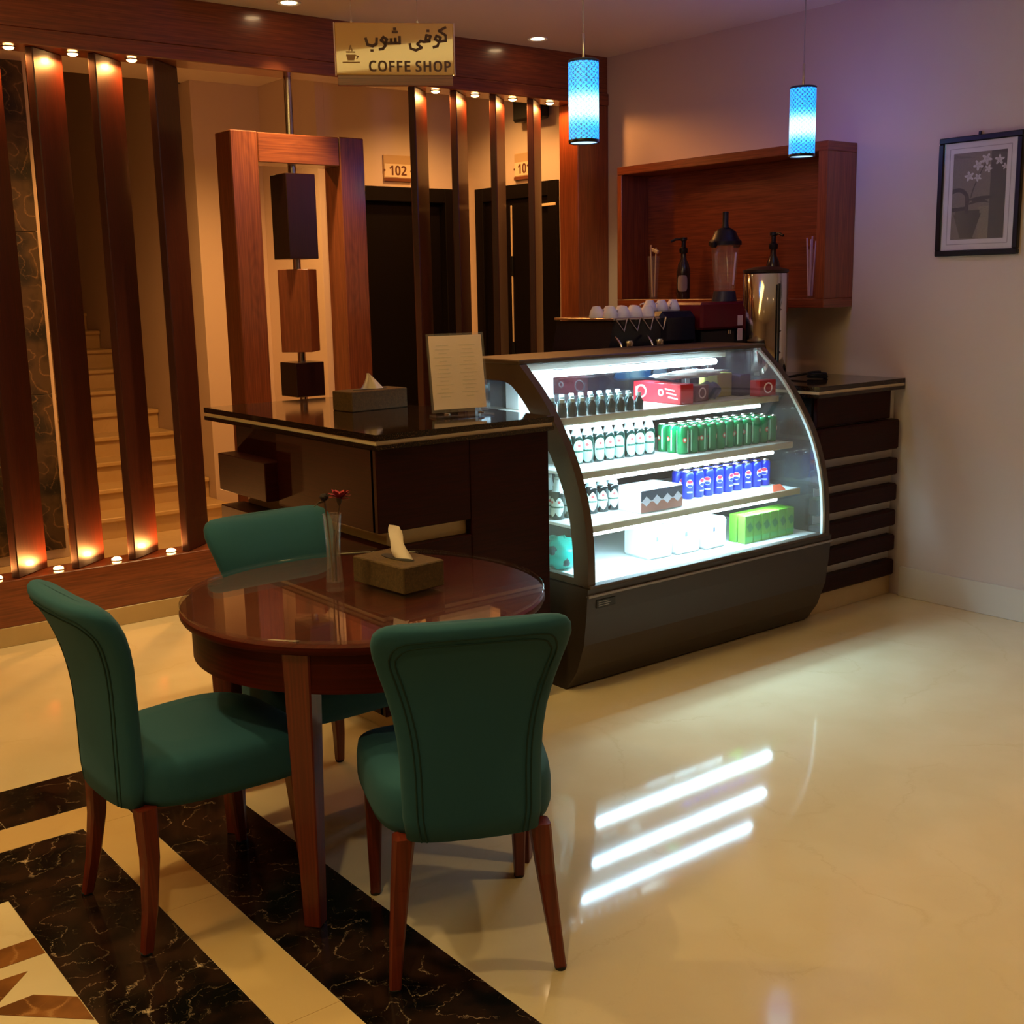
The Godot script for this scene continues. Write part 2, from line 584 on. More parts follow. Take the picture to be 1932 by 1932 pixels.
# ---------------------------------------------------------------- setting
func build_shell() -> void:
	var f := structure("floor")
	box("slab", Vector3(-4, -0.2, -13), Vector3(WALL_X + 0.2, 0, 4), M.cream, f, 0.001)
	# inlaid border: strips in lengths, outer black, cream, inner black
	var rows := [[1.142, 1.432, -3.785, -3.50, "border_slab", M.black], [0.992, 1.140, -3.498, -3.35, "stripe_slab", M.stripe], [0.696, 0.990, -3.348, -3.052, "border_slab", M.black]]
	for r in rows:
		var step: float = 0.62
		var z: float = r[3]
		while z < 1.6:       # runs towards the viewer
			box(r[4], Vector3(r[0], -0.01, z + 0.0006), Vector3(r[1], 0.0012, minf(z + step, 1.6) - 0.0006), r[5], f, 0.0004)
			z += step
		var x: float = r[1]
		while x > -2.4:      # runs to the left
			box(r[4], Vector3(maxf(x - step, -2.4) + 0.0006, -0.01, r[2]), Vector3(x - 0.0006, 0.0012, r[3] - 0.0006), r[5], f, 0.0004)
			x -= step
	var flat := Transform3D(Basis(Vector3(1, 0, 0), Vector3(0, 0, 1), Vector3(0, -1, 0)), Vector3(0, -0.002, 0))
	for poly in [
		[Vector2(0.1, -2.822), Vector2(0.694, -2.822), Vector2(0.694, -2.737), Vector2(0.1, -2.737)],
		[Vector2(0.637, -2.683), Vector2(0.35, -2.695), Vector2(0.35, -2.395)],
		[Vector2(0.546, -2.574), Vector2(0.619, -2.577), Vector2(0.694, -2.505), Vector2(0.694, -2.395), Vector2(0.3, -2.78)],
		[Vector2(0.694, -2.2), Vector2(0.694, -1.8), Vector2(0.35, -1.9), Vector2(0.35, -2.1)]]:
		var rev: Array = poly
		obj("inlay_piece", prism(ms(), rev, -0.0032, flat), M.brown_stone, f)
	# ceilings
	var c := structure("ceiling")
	box("plaster", Vector3(-4, CEIL, BEAM_Z - 0.17), Vector3(WALL_X + 0.2, CEIL + 0.15, 4), M.ceiling, c, 0.001)
	box("corridor_plaster", Vector3(-4, 2.91, -7.75), Vector3(WALL_X + 0.2, 3.06, BEAM_Z - 0.17), M.ceiling, c, 0.001)
	box("stairwell_plaster", Vector3(-4, 4.6, -13), Vector3(WALL_X + 0.2, 4.75, -7.6), M.ceiling, c, 0.001)
	# walls
	var w := structure("wall_right")
	box("plaster", Vector3(WALL_X, 0, -13), Vector3(WALL_X + 0.2, CEIL + 0.15, 4), M.wall, w, 0.001)
	w = structure("wall_left")
	box("plaster", Vector3(-4.2, 0, -13), Vector3(-4, CEIL + 0.15, 4), M.wall, w, 0.001)
	w = structure("wall_front")
	box("plaster", Vector3(-4, 0, 4), Vector3(WALL_X, CEIL + 0.15, 4.2), M.wall, w, 0.001)
	w = structure("wall_back")
	box("plaster", Vector3(3.85, 0, -7.05), Vector3(3.91, 2.91, -6.85), M.wall, w, 0.001)
	box("lintel", Vector3(3.91, 2.215, -7.05), Vector3(4.90, 2.91, -6.85), M.wall, w, 0.001)
	box("pier", Vector3(4.90, 0, -7.05), Vector3(WALL_X, 2.91, -6.85), M.wall, w, 0.001)
	w = structure("wall_corridor")
	box("plaster", Vector3(3.36, 0, -7.90), Vector3(3.85, 2.91, -7.62), M.wall, w, 0.001)
	box("return_plaster", Vector3(3.85, 0, -7.9), Vector3(4.05, 2.91, -7.05), M.wall, w, 0.001)
	w = structure("wall_stair")
	box("plaster", Vector3(3.36, 0, -13), Vector3(3.56, 4.6, -7.90), M.wall, w, 0.001)
	w = structure("wall_stair_left")
	box("plaster", Vector3(1.0, 0, -13), Vector3(1.2, 4.6, -7.75), M.wall, w, 0.001)
	w = structure("wall_stair_end")
	box("plaster", Vector3(1.2, 0, -11.4), Vector3(3.36, 4.6, -11.2), M.wall, w, 0.001)
	w = structure("wall_stair_front")
	box("plaster", Vector3(-4, 3.06, -7.75), Vector3(WALL_X, 4.6, -7.6), M.wall, w, 0.001)
	w = structure("wall_column")
	box("pier", Vector3(0.6, 0, -7.5), Vector3(2.175, 2.91, -7.112), M.wall, w, 0.002)
	for i in 3:
		box("marble_slab", Vector3(0.9, 0.06 + i * 0.925, -7.112), Vector3(2.15, 0.06 + i * 0.925 + 0.922, -7.09), M.emperador, w, 0.002)
	# skirtings
	var b := structure("baseboard_right")
	box("skirting", Vector3(WALL_X - 0.016, 0, -3.30), Vector3(WALL_X, 0.15, 4), M.skirting, b, 0.002)
	b = structure("baseboard_corridor")
	box("skirting", Vector3(3.36, 0, -7.62), Vector3(3.85, 0.1, -7.605), M.plinth, b, 0.002)
	box("return_skirting", Vector3(3.835, 0, -7.605), Vector3(3.85, 0.1, -6.85), M.plinth, b, 0.002)
	# stairs
	var s := thing("staircase", "pale stone staircase rising behind the left louvre panels", "stairs")
	for i in 12:
		var y := 0.14 * (i + 1)
		var z := -7.45 - 0.28 * i
		box("riser", Vector3(2.19 if i < 2 else 1.21, 0.0, z - 0.28), Vector3(3.355, y - 0.03, z), M.plinth, s, 0.001)
		box("tread", Vector3(2.19 if i < 2 else 1.21, y - 0.03, z - 0.3), Vector3(3.355, y, z + 0.025), M.plinth, s, 0.006)
	# the doors
	var d := structure("door_1")
	door_parts(d, Transform3D(Basis.IDENTITY, Vector3(4.405, 0, -6.85)), 0.99, false)
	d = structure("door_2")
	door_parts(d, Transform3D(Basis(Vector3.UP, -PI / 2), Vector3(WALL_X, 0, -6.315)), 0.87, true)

func door_parts(d: Node3D, xf: Transform3D, w: float, strip: bool) -> void:
	var n := Node3D.new()
	var inner := func(called: String, a: Vector3, z: Vector3, m: Material, b := 0.003):
		var o := box(called, a, z, m, d, b)
		o.transform = xf
		return o
	n.free()
	inner.call("jamb", Vector3(-w / 2, 0, -0.1), Vector3(-w / 2 + 0.09, 2.21, 0.025), M.door)
	inner.call("jamb", Vector3(w / 2 - 0.09, 0, -0.1), Vector3(w / 2, 2.21, 0.025), M.door)
	inner.call("head", Vector3(-w / 2 + 0.09, 2.12, -0.1), Vector3(w / 2 - 0.09, 2.21, 0.025), M.door)
	inner.call("leaf", Vector3(-w / 2 + 0.09, 0.005, -0.09), Vector3(w / 2 - 0.09, 2.12, -0.045 if not strip else 0.004), M.door)
	if strip:
		inner.call("edge_strip", Vector3(-0.054, 0.005, 0.004), Vector3(-0.044, 2.08, 0.012), M.band, 0.001)  # pale strip colours in the bright line of light down the leaf
		inner.call("closer_arm", Vector3(0.26, 2.052, 0.004), Vector3(0.43, 2.07, 0.03), M.band, 0.002)  # pale bar stands in for the lit gap near the door head
		for hy in [1.62, 1.05]:
			inner.call("lock_plate", Vector3(-0.062, hy, 0.004), Vector3(-0.034, hy + 0.13, 0.016), M.black_plastic, 0.002)
	else:
		var h := obj("handle", tube(ms(), [Vector3(-0.36, 1.03, -0.045), Vector3(-0.36, 1.03, 0.01), Vector3(-0.24, 1.03, 0.01)], 0.01), M.chrome, d)
		h.transform = xf

# ---------------------------------------------------------------- the wooden screen
func build_screen() -> void:
	var t := structure("trim_1")        # beam over the screen
	box("beam", Vector3(-4, 2.668, BEAM_Z - 0.17), Vector3(WALL_X, CEIL, BEAM_Z - 0.006), M.wood_h, t, 0.002)
	box("moulding", Vector3(-4, 2.598, BEAM_Z - 0.17), Vector3(WALL_X, 2.666, BEAM_Z + 0.006), M.wood_h, t, 0.004)
	t = structure("trim_2")             # kerb under the left louvres
	box("plinth", Vector3(-4, 0, BEAM_Z - 0.165), Vector3(2.43, 0.088, BEAM_Z + 0.004), M.plinth, t, 0.002)
	box("kerb", Vector3(-4, 0.088, BEAM_Z - 0.17), Vector3(2.43, 0.30, BEAM_Z), M.wood_h, t, 0.003)
	var turn := deg_to_rad(39.5)
	var proto: Node3D = null
	var left := ["at the left edge of the photo", "second from the left edge, lit at top and foot", "third from the left edge, beside the dark one", "dark and unlit at the right end of the left group"]
	var right := ["nearest the hanging arch in the right group", "second in the right group", "third in the right group", "fourth in the right group, beside the column"]
	for i in 8:
		var on_left := i < 4
		var x: float = (1.429 + 0.268 * i) if on_left else (3.654 + 0.2695 * (i - 4))
		var at := Vector3(x + 0.0736, 0.30 if on_left else 0.0, -5.435 - 0.0853)
		var label: String = "wooden louvre plank, " + (left[i] if on_left else right[i - 4])
		var o: Node3D = thing("louvre_panel", label, "louvre", at, turn, "left louvre planks" if on_left else "right louvre planks")
		var y1 := 2.598 - at.y
		obj("plank", bx(ms(), Vector3(0, y1 / 2, 0), Vector3(0.222, y1, 0.038), 0.004), M.louvre, o)
	# column at the right end
	var c := thing("end_column", "broad wooden column closing the screen against the right wall", "column", Vector3(4.91, 0, BEAM_Z - 0.085))
	box("shaft", Vector3(-0.125, 0, -0.085), Vector3(0.12, 2.598, 0.085), M.wood_v, c, 0.004)
	# lamps in the beam and in the kerb
	var warm := Color(1.0, 0.66, 0.34)
	var n := 0
	for x in [1.352, 1.62, 1.892, 2.158, 3.836, 4.102, 4.368, 4.645]:
		n += 1
		var side: String = "%s of four over the left louvres" % WORDS[n - 1] if n < 5 else "%s of four over the right louvres" % WORDS[n - 5]
		mini_lamp(Vector3(x, 2.598, -5.505), -1.0, "tiny glowing lamp under the beam, " + side)
		spot(Vector3(x, 2.578, -5.505), Vector3(0, -1, 0), 0.31, 87.0, warm, 0.015, 0.3)
	n = 0
	for x in [1.352, 1.624, 1.897, 2.168]:
		n += 1
		mini_lamp(Vector3(x, 0.30, -5.5), 1.0, "tiny glowing spot lamp set in the kerb, %s from the left" % WORDS[n - 1])
		spot(Vector3(x, 0.32, -5.5), Vector3(0, 1, 0), 0.31, 87.0, warm, 0.015, 0.3)

func mini_lamp(at: Vector3, s: float, label: String) -> void:
	var t := thing("spot_lamp", label, "spot lamp", at, 0.0, "tiny spot lamps of the screen")
	obj("ring", lathe(ms(), [Vector2(0.023, 0.0), Vector2(0.023, 0.003), Vector2(0.029, 0.003), Vector2(0.029, 0.0)] if s > 0 else [Vector2(0.029, 0.0), Vector2(0.029, -0.003), Vector2(0.023, -0.003), Vector2(0.023, 0.0)], 16), M.frame, t)
	obj("bulb", lathe(ms(), [Vector2(0.023, 0.0), Vector2(0.022, 0.009), Vector2(0.013, 0.014), Vector2(0.0, 0.015)] if s > 0 else [Vector2(0.0, -0.014), Vector2(0.012, -0.012), Vector2(0.021, -0.007), Vector2(0.023, 0.0)], 14), M.warm_bulb, t)

func build_arch() -> void:
	var z0 := -5.45
	var t := thing("wooden_arch", "tall square wooden arch standing under the beam behind the counter", "arch", Vector3(2.963, 0, z0))
	box("post", Vector3(-0.373, 0, -0.165), Vector3(-0.228, 2.315, 0), M.wood_v, t, 0.005)
	box("post", Vector3(0.228, 0, -0.165), Vector3(0.374, 2.315, 0), M.wood_v, t, 0.005)
	box("crossbar", Vector3(-0.226, 2.17, -0.163), Vector3(0.226, 2.312, -0.001), M.wood_h, t, 0.004)
	var r := thing("hanging_cubes", "three wooden blocks threaded on a chrome rod inside the arch", "ornament", Vector3(2.957, 0, -5.53))
	obj("rod", lathe(ms(), [Vector2(0.0, 0.0), Vector2(0.02, 0.0), Vector2(0.02, 2.169), Vector2(0.0, 2.169)], 18), M.chrome, r)
	obj("rod", lathe(ms(), [Vector2(0.0, 2.313), Vector2(0.02, 2.313), Vector2(0.02, 2.598), Vector2(0.0, 2.598)], 18, Vector3(-0.006, 0, -0.08)), M.chrome, t)
	obj("block", bx(ms(), Vector3(0, 1.916, 0), Vector3(0.166, 0.418, 0.166), 0.003, Basis(Vector3.UP, 0.02)), M.box_dark, r)
	obj("block", bx(ms(), Vector3(0, 1.447, 0), Vector3(0.160, 0.418, 0.160), 0.003, Basis(Vector3.UP, deg_to_rad(-44))), M.wood_v, r)
	obj("block", bx(ms(), Vector3(0, 1.097, 0), Vector3(0.166, 0.176, 0.166), 0.003, Basis(Vector3.UP, 0.02)), M.box_dark, r)

# ---------------------------------------------------------------- counters
func slab_edge(called: String, poly: Array, parent: Node3D, inset: Array) -> void:
	var flat := Transform3D(Basis(Vector3(1, 0, 0), Vector3(0, 0, 1), Vector3(0, -1, 0)), Vector3(0, 0, 0))
	flat.origin.y = 1.058
	obj(called, prism(ms(), poly, -0.022, flat), M.granite, parent)
	flat.origin.y = 1.044
	obj("pale_band", prism(ms(), inset, -0.014, flat), M.band, parent)
	flat.origin.y = 1.028
	obj("lower_slab", prism(ms(), poly, -0.016, flat), M.granite, parent)

func build_counters() -> void:
	# left bar: stone core clad with dark planks
	var t := thing("bar_counter", "dark wood clad bar counter left of the display case, planks with pale gaps", "counter")
	box("core", Vector3(2.075, 0.1, -3.96), Vector3(2.76, 1.028, -3.345), M.plinth, t, 0.002)
	box("return_core", Vector3(2.075, 0.1, -4.40), Vector3(2.62, 1.028, -3.96), M.plinth, t, 0.002)
	box("plinth", Vector3(2.10, 0, -4.38), Vector3(2.74, 0.1, -3.37), M.plinth, t, 0.002)
	# planks of the left face
	box("plank", Vector3(2.045, 0.905, -4.41), Vector3(2.075, 1.028, -4.024), M.panel, t)
	box("plank", Vector3(1.972, 0.765, -4.435), Vector3(2.075, 0.915, -4.025), M.panel, t)
	box("plank", Vector3(1.972, 0.575, -4.435), Vector3(2.075, 0.705, -4.0), M.panel, t)
	box("plank", Vector3(1.972, 0.385, -4.435), Vector3(2.075, 0.515, -4.0), M.panel, t)
	box("plank", Vector3(2.022, 0.745, -4.022), Vector3(2.075, 1.028, -3.325), M.panel, t)
	box("plank", Vector3(2.022, 0.42, -3.997), Vector3(2.075, 0.695, -3.325), M.panel, t)
	box("plank", Vector3(2.022, 0.10, -4.41), Vector3(2.075, 0.38, -3.325), M.panel, t)
	# planks of the front face
	box("plank", Vector3(2.022, 0.745, -3.345), Vector3(2.405, 1.028, -3.308), M.panel, t)
	box("plank", Vector3(2.022, 0.42, -3.345), Vector3(2.405, 0.69, -3.308), M.panel, t)
	box("plank", Vector3(2.022, 0.10, -3.345), Vector3(2.405, 0.38, -3.308), M.panel, t)
	box("end_panel", Vector3(2.406, 0.10, -3.345), Vector3(2.765, 1.028, -3.308), M.panel, t)
	var w := thing("worktop", "dark granite worktop with a pale edge band on the left bar counter", "worktop")
	slab_edge("slab", [Vector2(2.017, -3.297), Vector2(2.784, -3.297), Vector2(2.784, -3.98), Vector2(2.66, -3.98), Vector2(2.66, -4.646), Vector2(2.017, -4.646)], w,
		[Vector2(2.022, -3.302), Vector2(2.779, -3.302), Vector2(2.779, -3.975), Vector2(2.655, -3.975), Vector2(2.655, -4.641), Vector2(2.022, -4.641)])
	# right bar
	t = thing("bar_counter", "dark slatted bar counter between the display case and the right wall", "counter")
	box("core", Vector3(4.42, 0.1, -4.60), Vector3(WALL_X - 0.002, 1.028, -3.375), M.pale_core, t, 0.002)
	box("plinth", Vector3(4.40, 0, -4.60), Vector3(WALL_X - 0.002, 0.1, -3.36), M.plinth, t, 0.002)
	box("end_panel", Vector3(4.385, 0.1, -4.60), Vector3(4.419, 1.028, -3.376), M.door, t, 0.002)
	box("plank", Vector3(4.40, 0.888, -3.375), Vector3(4.965, 1.026, -3.352), M.panel, t)
	for r in [[0.738, 0.883], [0.610, 0.693], [0.482, 0.567], [0.356, 0.436], [0.232, 0.312], [0.106, 0.186]]:
		box("plank", Vector3(4.38, r[0], -3.375), Vector3(5.005, r[1], -3.322), M.panel, t, 0.008)
	w = thing("worktop", "dark granite worktop between the display case and the right wall", "worktop")
	slab_edge("slab", [Vector2(4.36, -3.315), Vector2(5.022, -3.315), Vector2(5.022, -4.62), Vector2(4.36, -4.62)], w,
		[Vector2(4.365, -3.32), Vector2(5.02, -3.32), Vector2(5.02, -4.615), Vector2(4.365, -4.615)])
	# low bench behind the case, carries the coffee machine
	t = thing("back_bench", "low dark service bench behind the display case carrying the coffee machine", "bench")
	box("body", Vector3(3.45, 0.0, -4.66), Vector3(4.345, 0.92, -4.06), M.panel, t)
	box("top", Vector3(3.43, 0.92, -4.68), Vector3(4.35, 0.95, -4.03), M.granite, t)

# ---------------------------------------------------------------- display case
const CURVE := [Vector2(-3.600, 1.249), Vector2(-3.498, 1.161), Vector2(-3.430, 1.089), Vector2(-3.363, 0.999), Vector2(-3.298, 0.895), Vector2(-3.252, 0.782), Vector2(-3.223, 0.665), Vector2(-3.210, 0.54), Vector2(-3.208, 0.43)]
const INNER := [Vector2(-3.72, 1.183), Vector2(-3.665, 1.172), Vector2(-3.60, 1.125), Vector2(-3.53, 1.055), Vector2(-3.455, 0.96), Vector2(-3.390, 0.865), Vector2(-3.338, 0.76), Vector2(-3.308, 0.65), Vector2(-3.295, 0.53), Vector2(-3.292, 0.45)]

func fine_curve(c: Array, n: int) -> Array:
	var k := Curve2D.new()
	for i in c.size():
		var d: Vector2 = (c[mini(i + 1, c.size() - 1)] - c[maxi(i - 1, 0)]) / 6.0
		k.add_point(c[i], -d, d)
	var out := []
	for i in n + 1: out.append(k.sample_baked(k.get_baked_length() * i / n, true))
	return out

func build_case() -> void:
	var x0 := 2.88
	var x1 := 4.285
	var t := thing("display_case", "curved glass refrigerated display case glowing white, full of drinks", "display case")
	var prof := [Vector2(-3.95, 0.0), Vector2(-3.95, 0.425), Vector2(-3.203, 0.425), Vector2(-3.212, 0.32), Vector2(-3.228, 0.2), Vector2(-3.268, 0.09), Vector2(-3.322, 0.012), Vector2(-3.34, 0.0)]
	obj("base", prism(ms(), prof, x1 + 0.045 - x0 + 0.02, zy(x0 - 0.02)), M.case_base, t)
	box("trim_strip", Vector3(x0 - 0.02, 0.392, -3.215), Vector3(x1 + 0.045, 0.403, -3.196), M.trim, t, 0.002)
	box("sill", Vector3(x0 - 0.01, 0.425, -3.24), Vector3(x1 + 0.03, 0.437, -3.2), M.frame, t, 0.002)
	var np := box("name_plate", Vector3(2.905, 0.345, -3.212), Vector3(3.005, 0.378, -3.204), M.black_plastic, t, 0.002)
	np.set_meta("label", "small dark name plate at the left of the base")
	for i in 3:
		box("plate_line", Vector3(2.915, 0.352 + i * 0.008, -3.2045), Vector3(2.97 + 0.01 * (i % 2), 0.3545 + i * 0.008, -3.2035), M.trim, np, 0.0002)
	box("deck", Vector3(x0, 0.425, -3.9), Vector3(x1, 0.433, -3.242), M.white, t, 0.002)
	box("back_panel", Vector3(x0 + 0.02, 0.433, -3.93), Vector3(x1, 1.249, -3.9), M.case_back, t, 0.002)
	box("roof", Vector3(x0 - 0.015, 1.249, -3.953), Vector3(x1 + 0.04, 1.268, -3.6), M.frame, t, 0.004)
	box("lamp_housing", Vector3(x0 + 0.02, 1.222, -3.68), Vector3(4.06, 1.249, -3.605), M.white, t, 0.003)
	box("corner_box", Vector3(3.02, 1.047, -3.89), Vector3(3.21, 1.245, -3.80), M.white, t, 0.004)
	for px in [4.06, 4.21]:
		box("rear_post", Vector3(px, 1.05, -3.88), Vector3(px + 0.03, 1.249, -3.85), M.trim, t, 0.003)
	# curved front pane: a sheet between two curves
	var c := fine_curve(CURVE, 28)
	var outer := []
	for p in c: outer.append(p)
	var sheet := outer.duplicate()
	for i in range(c.size() - 1, -1, -1):
		var d: Vector2 = (c[mini(i + 1, c.size() - 1)] - c[maxi(i - 1, 0)]).normalized()
		sheet.append(c[i] + Vector2(d.y, -d.x) * 0.006)
	obj("front_pane", prism(ms(), sheet, x1 - x0 - 0.03, zy(x0 + 0.03), true), M.glass, t)
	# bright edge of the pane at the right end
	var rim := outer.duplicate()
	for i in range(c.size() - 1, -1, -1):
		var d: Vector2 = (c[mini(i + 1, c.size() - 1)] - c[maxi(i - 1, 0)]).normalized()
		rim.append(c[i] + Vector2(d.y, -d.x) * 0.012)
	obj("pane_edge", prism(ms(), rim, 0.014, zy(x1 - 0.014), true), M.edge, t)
	# left end frame with two windows
	var band := outer.duplicate()
	var inn := fine_curve(INNER, 28)
	for i in range(inn.size() - 1, -1, -1): band.append(inn[i])
	obj("end_frame", prism(ms(), band, 0.035, zy(x0 - 0.012)), M.frame, t)
	obj("top_rail", prism(ms(), [Vector2(-3.60, 1.249), Vector2(-3.72, 1.183), Vector2(-3.95, 1.183), Vector2(-3.95, 1.249)], 0.035, zy(x0 - 0.012)), M.frame, t)
	obj("mid_rail", prism(ms(), [Vector2(-3.52, 1.05), Vector2(-3.45, 0.955), Vector2(-3.95, 0.955), Vector2(-3.95, 1.05)], 0.03, zy(x0 - 0.01)), M.frame, t)
	obj("bottom_rail", prism(ms(), [Vector2(-3.21, 0.43), Vector2(-3.21, 0.455), Vector2(-3.95, 0.455), Vector2(-3.95, 0.43)], 0.03, zy(x0 - 0.01)), M.frame, t)
	obj("rear_stile", prism(ms(), [Vector2(-3.90, 0.43), Vector2(-3.90, 1.249), Vector2(-3.95, 1.249), Vector2(-3.95, 0.43)], 0.03, zy(x0 - 0.01)), M.frame, t)
	var pane := []
	for p in inn: pane.append(p)
	pane.append_array([Vector2(-3.90, 0.45), Vector2(-3.90, 1.183)])
	obj("side_pane", prism(ms(), pane, 0.005, zy(x0 + 0.003)), M.glass, t)
	# right end: dark cheek behind the bright edge
	var cheek := outer.duplicate()
	cheek.append_array([Vector2(-3.95, 0.43), Vector2(-3.95, 1.249)])
	obj("side_pane", prism(ms(), cheek, 0.006, zy(x1 + 0.001)), M.glass, t)
	var cb := []
	for p in c: cb.append(p + Vector2(0.004, 0.003))
	for i in range(c.size() - 1, -1, -1):
		var d: Vector2 = (c[mini(i + 1, c.size() - 1)] - c[maxi(i - 1, 0)]).normalized()
		cb.append(c[i] + Vector2(d.y, -d.x) * 0.03)
	obj("end_frame", prism(ms(), cb, 0.022, zy(x1 + 0.008)), M.frame, t)
	# shelves
	var i := 0
	for s in [[1.047, -3.42], [0.845, -3.335], [0.642, -3.288]]:
		var sh := box("shelf", Vector3(2.912, s[0] - 0.012, -3.895), Vector3(4.21, s[0], s[1] - 0.008), M.shelf, t, 0.002)
		box("front_edge", Vector3(2.912, s[0] - 0.026, s[1] - 0.008), Vector3(4.21, s[0] + 0.001, s[1]), M.shelf_edge, sh, 0.002)
		i += 1
	# light tubes
	var white := Color(0.68, 0.89, 1.0)
	for s in [[1.203, -3.625, 2.935, 4.01, 0.014, 1.0], [1.008, -3.440, 2.97, 4.10, 0.008, 0.75], [0.806, -3.360, 2.97, 4.10, 0.008, 0.75], [0.604, -3.318, 2.97, 4.08, 0.008, 0.8]]:
		var mid: float = (s[2] + s[3]) * 0.5
		var l := obj("light_tube", tube(ms(), [Vector3(s[2], s[0], s[1]), Vector3(s[3], s[0], s[1])], s[4], 12), M.tube, t)
		l.set_meta("label", "glowing white light tube")
		area("tube_light", Vector3(mid, s[0] - s[4] - 0.002, s[1] - 0.0), Vector3(0, -1, -0.08), Vector2(s[3] - s[2], 0.03), 1.6 * s[5], white)

func label_at(kind: String, i: int, n: int, row: int) -> String:
	var w: String = "leftmost" if i == 0 else ("rightmost" if i == n - 1 else WORDS[i] + " from left")
	return kind + ", " + w + ", " + ["front", "second", "third"][row] + " row"

func make_can(body: Color, side: Color, badge: int) -> Node3D:
	var t := thing("drink_can", "", "can")
	var r := 0.0266
	obj("body", lathe(ms(), [Vector2(0.0, 0.0), Vector2(0.021, 0.0), Vector2(r, 0.006), Vector2(r, 0.103), Vector2(0.0225, 0.114)], 20), mat(body, 0.25, 0.35), t)
	obj("lid", lathe(ms(), [Vector2(0.0225, 0.114), Vector2(0.0232, 0.117), Vector2(0.0215, 0.117), Vector2(0.0205, 0.113), Vector2(0.0, 0.113)], 20), M.chrome, t)
	if badge == 0:       # green soft drink: pale stripe, red and white mark
		var m1 := mat(side, 0.3)
		var m2 := mat(rgb(206, 60, 44), 0.3)
		for k in [-0.5, 1.6, 3.7]:
			obj("stripe", patch(ms(), r + 0.0006, 0.055, 0.006, 0.09, k + 0.55, 6.0), m1, t)
			obj("badge", patch(ms(), r + 0.0007, 0.06, 0.018, 0.022, k), m2, t)
			obj("badge_mark", patch(ms(), r + 0.0011, 0.06, 0.01, 0.012, k), m1, t)
	elif badge == 1:     # blue cola: red, white and blue roundel
		for k in [-0.45, 2.7]:
			obj("roundel", patch(ms(), r + 0.0006, 0.066, 0.031, 0.036, k), mat(rgb(235, 235, 245), 0.3), t)
			obj("roundel_top", patch(ms(), r + 0.0010, 0.0745, 0.025, 0.0155, k), mat(rgb(214, 40, 60), 0.3), t)
			obj("roundel_foot", patch(ms(), r + 0.0010, 0.0575, 0.025, 0.0135, k), mat(rgb(30, 50, 170), 0.3), t)
			obj("lettering", patch(ms(), r + 0.0008, 0.03, 0.026, 0.006, k, 6.0), mat(rgb(180, 200, 240), 0.3), t)
	return t

func make_bottle(h: float, r: float, glass_c: Color, neck_c: Color, label_w: float, label_h: float, label_c: Color, power: float, turns: Array) -> Node3D:
	var t := thing("beer_bottle", "", "bottle")
	obj("body", lathe(ms(), [Vector2(0, 0), Vector2(r * 0.9, 0), Vector2(r, 0.005), Vector2(r, h * 0.56), Vector2(r * 0.9, h * 0.64), Vector2(r * 0.62, h * 0.74), Vector2(r * 0.5, h * 0.82)], 20), mat(glass_c, 0.12), t)
	obj("neck_foil", lathe(ms(), [Vector2(r * 0.88, h * 0.66), Vector2(r * 0.66, h * 0.74), Vector2(r * 0.54, h * 0.82), Vector2(r * 0.48, h * 0.94)], 18), mat(neck_c, 0.35), t)
	obj("cap", lathe(ms(), [Vector2(r * 0.5, h * 0.94), Vector2(r * 0.52, h * 0.985), Vector2(r * 0.42, h), Vector2(0, h)], 16), mat(neck_c.darkened(0.2), 0.3), t)
	for k in turns:
		obj("paper_label", patch(ms(), r + 0.0006, h * 0.30, label_w, label_h, k, power), mat(label_c, 0.5), t)
		obj("label_band", patch(ms(), r + 0.0010, h * 0.30, label_w * 0.86, label_h * 0.09, k, 6.0), mat(rgb(24, 70, 52), 0.5), t)
		obj("label_mark", patch(ms(), r + 0.0010, h * 0.30 + label_h * 0.26, label_w * 0.28, label_h * 0.14, k), mat(rgb(190, 60, 60), 0.5), t)
	return t

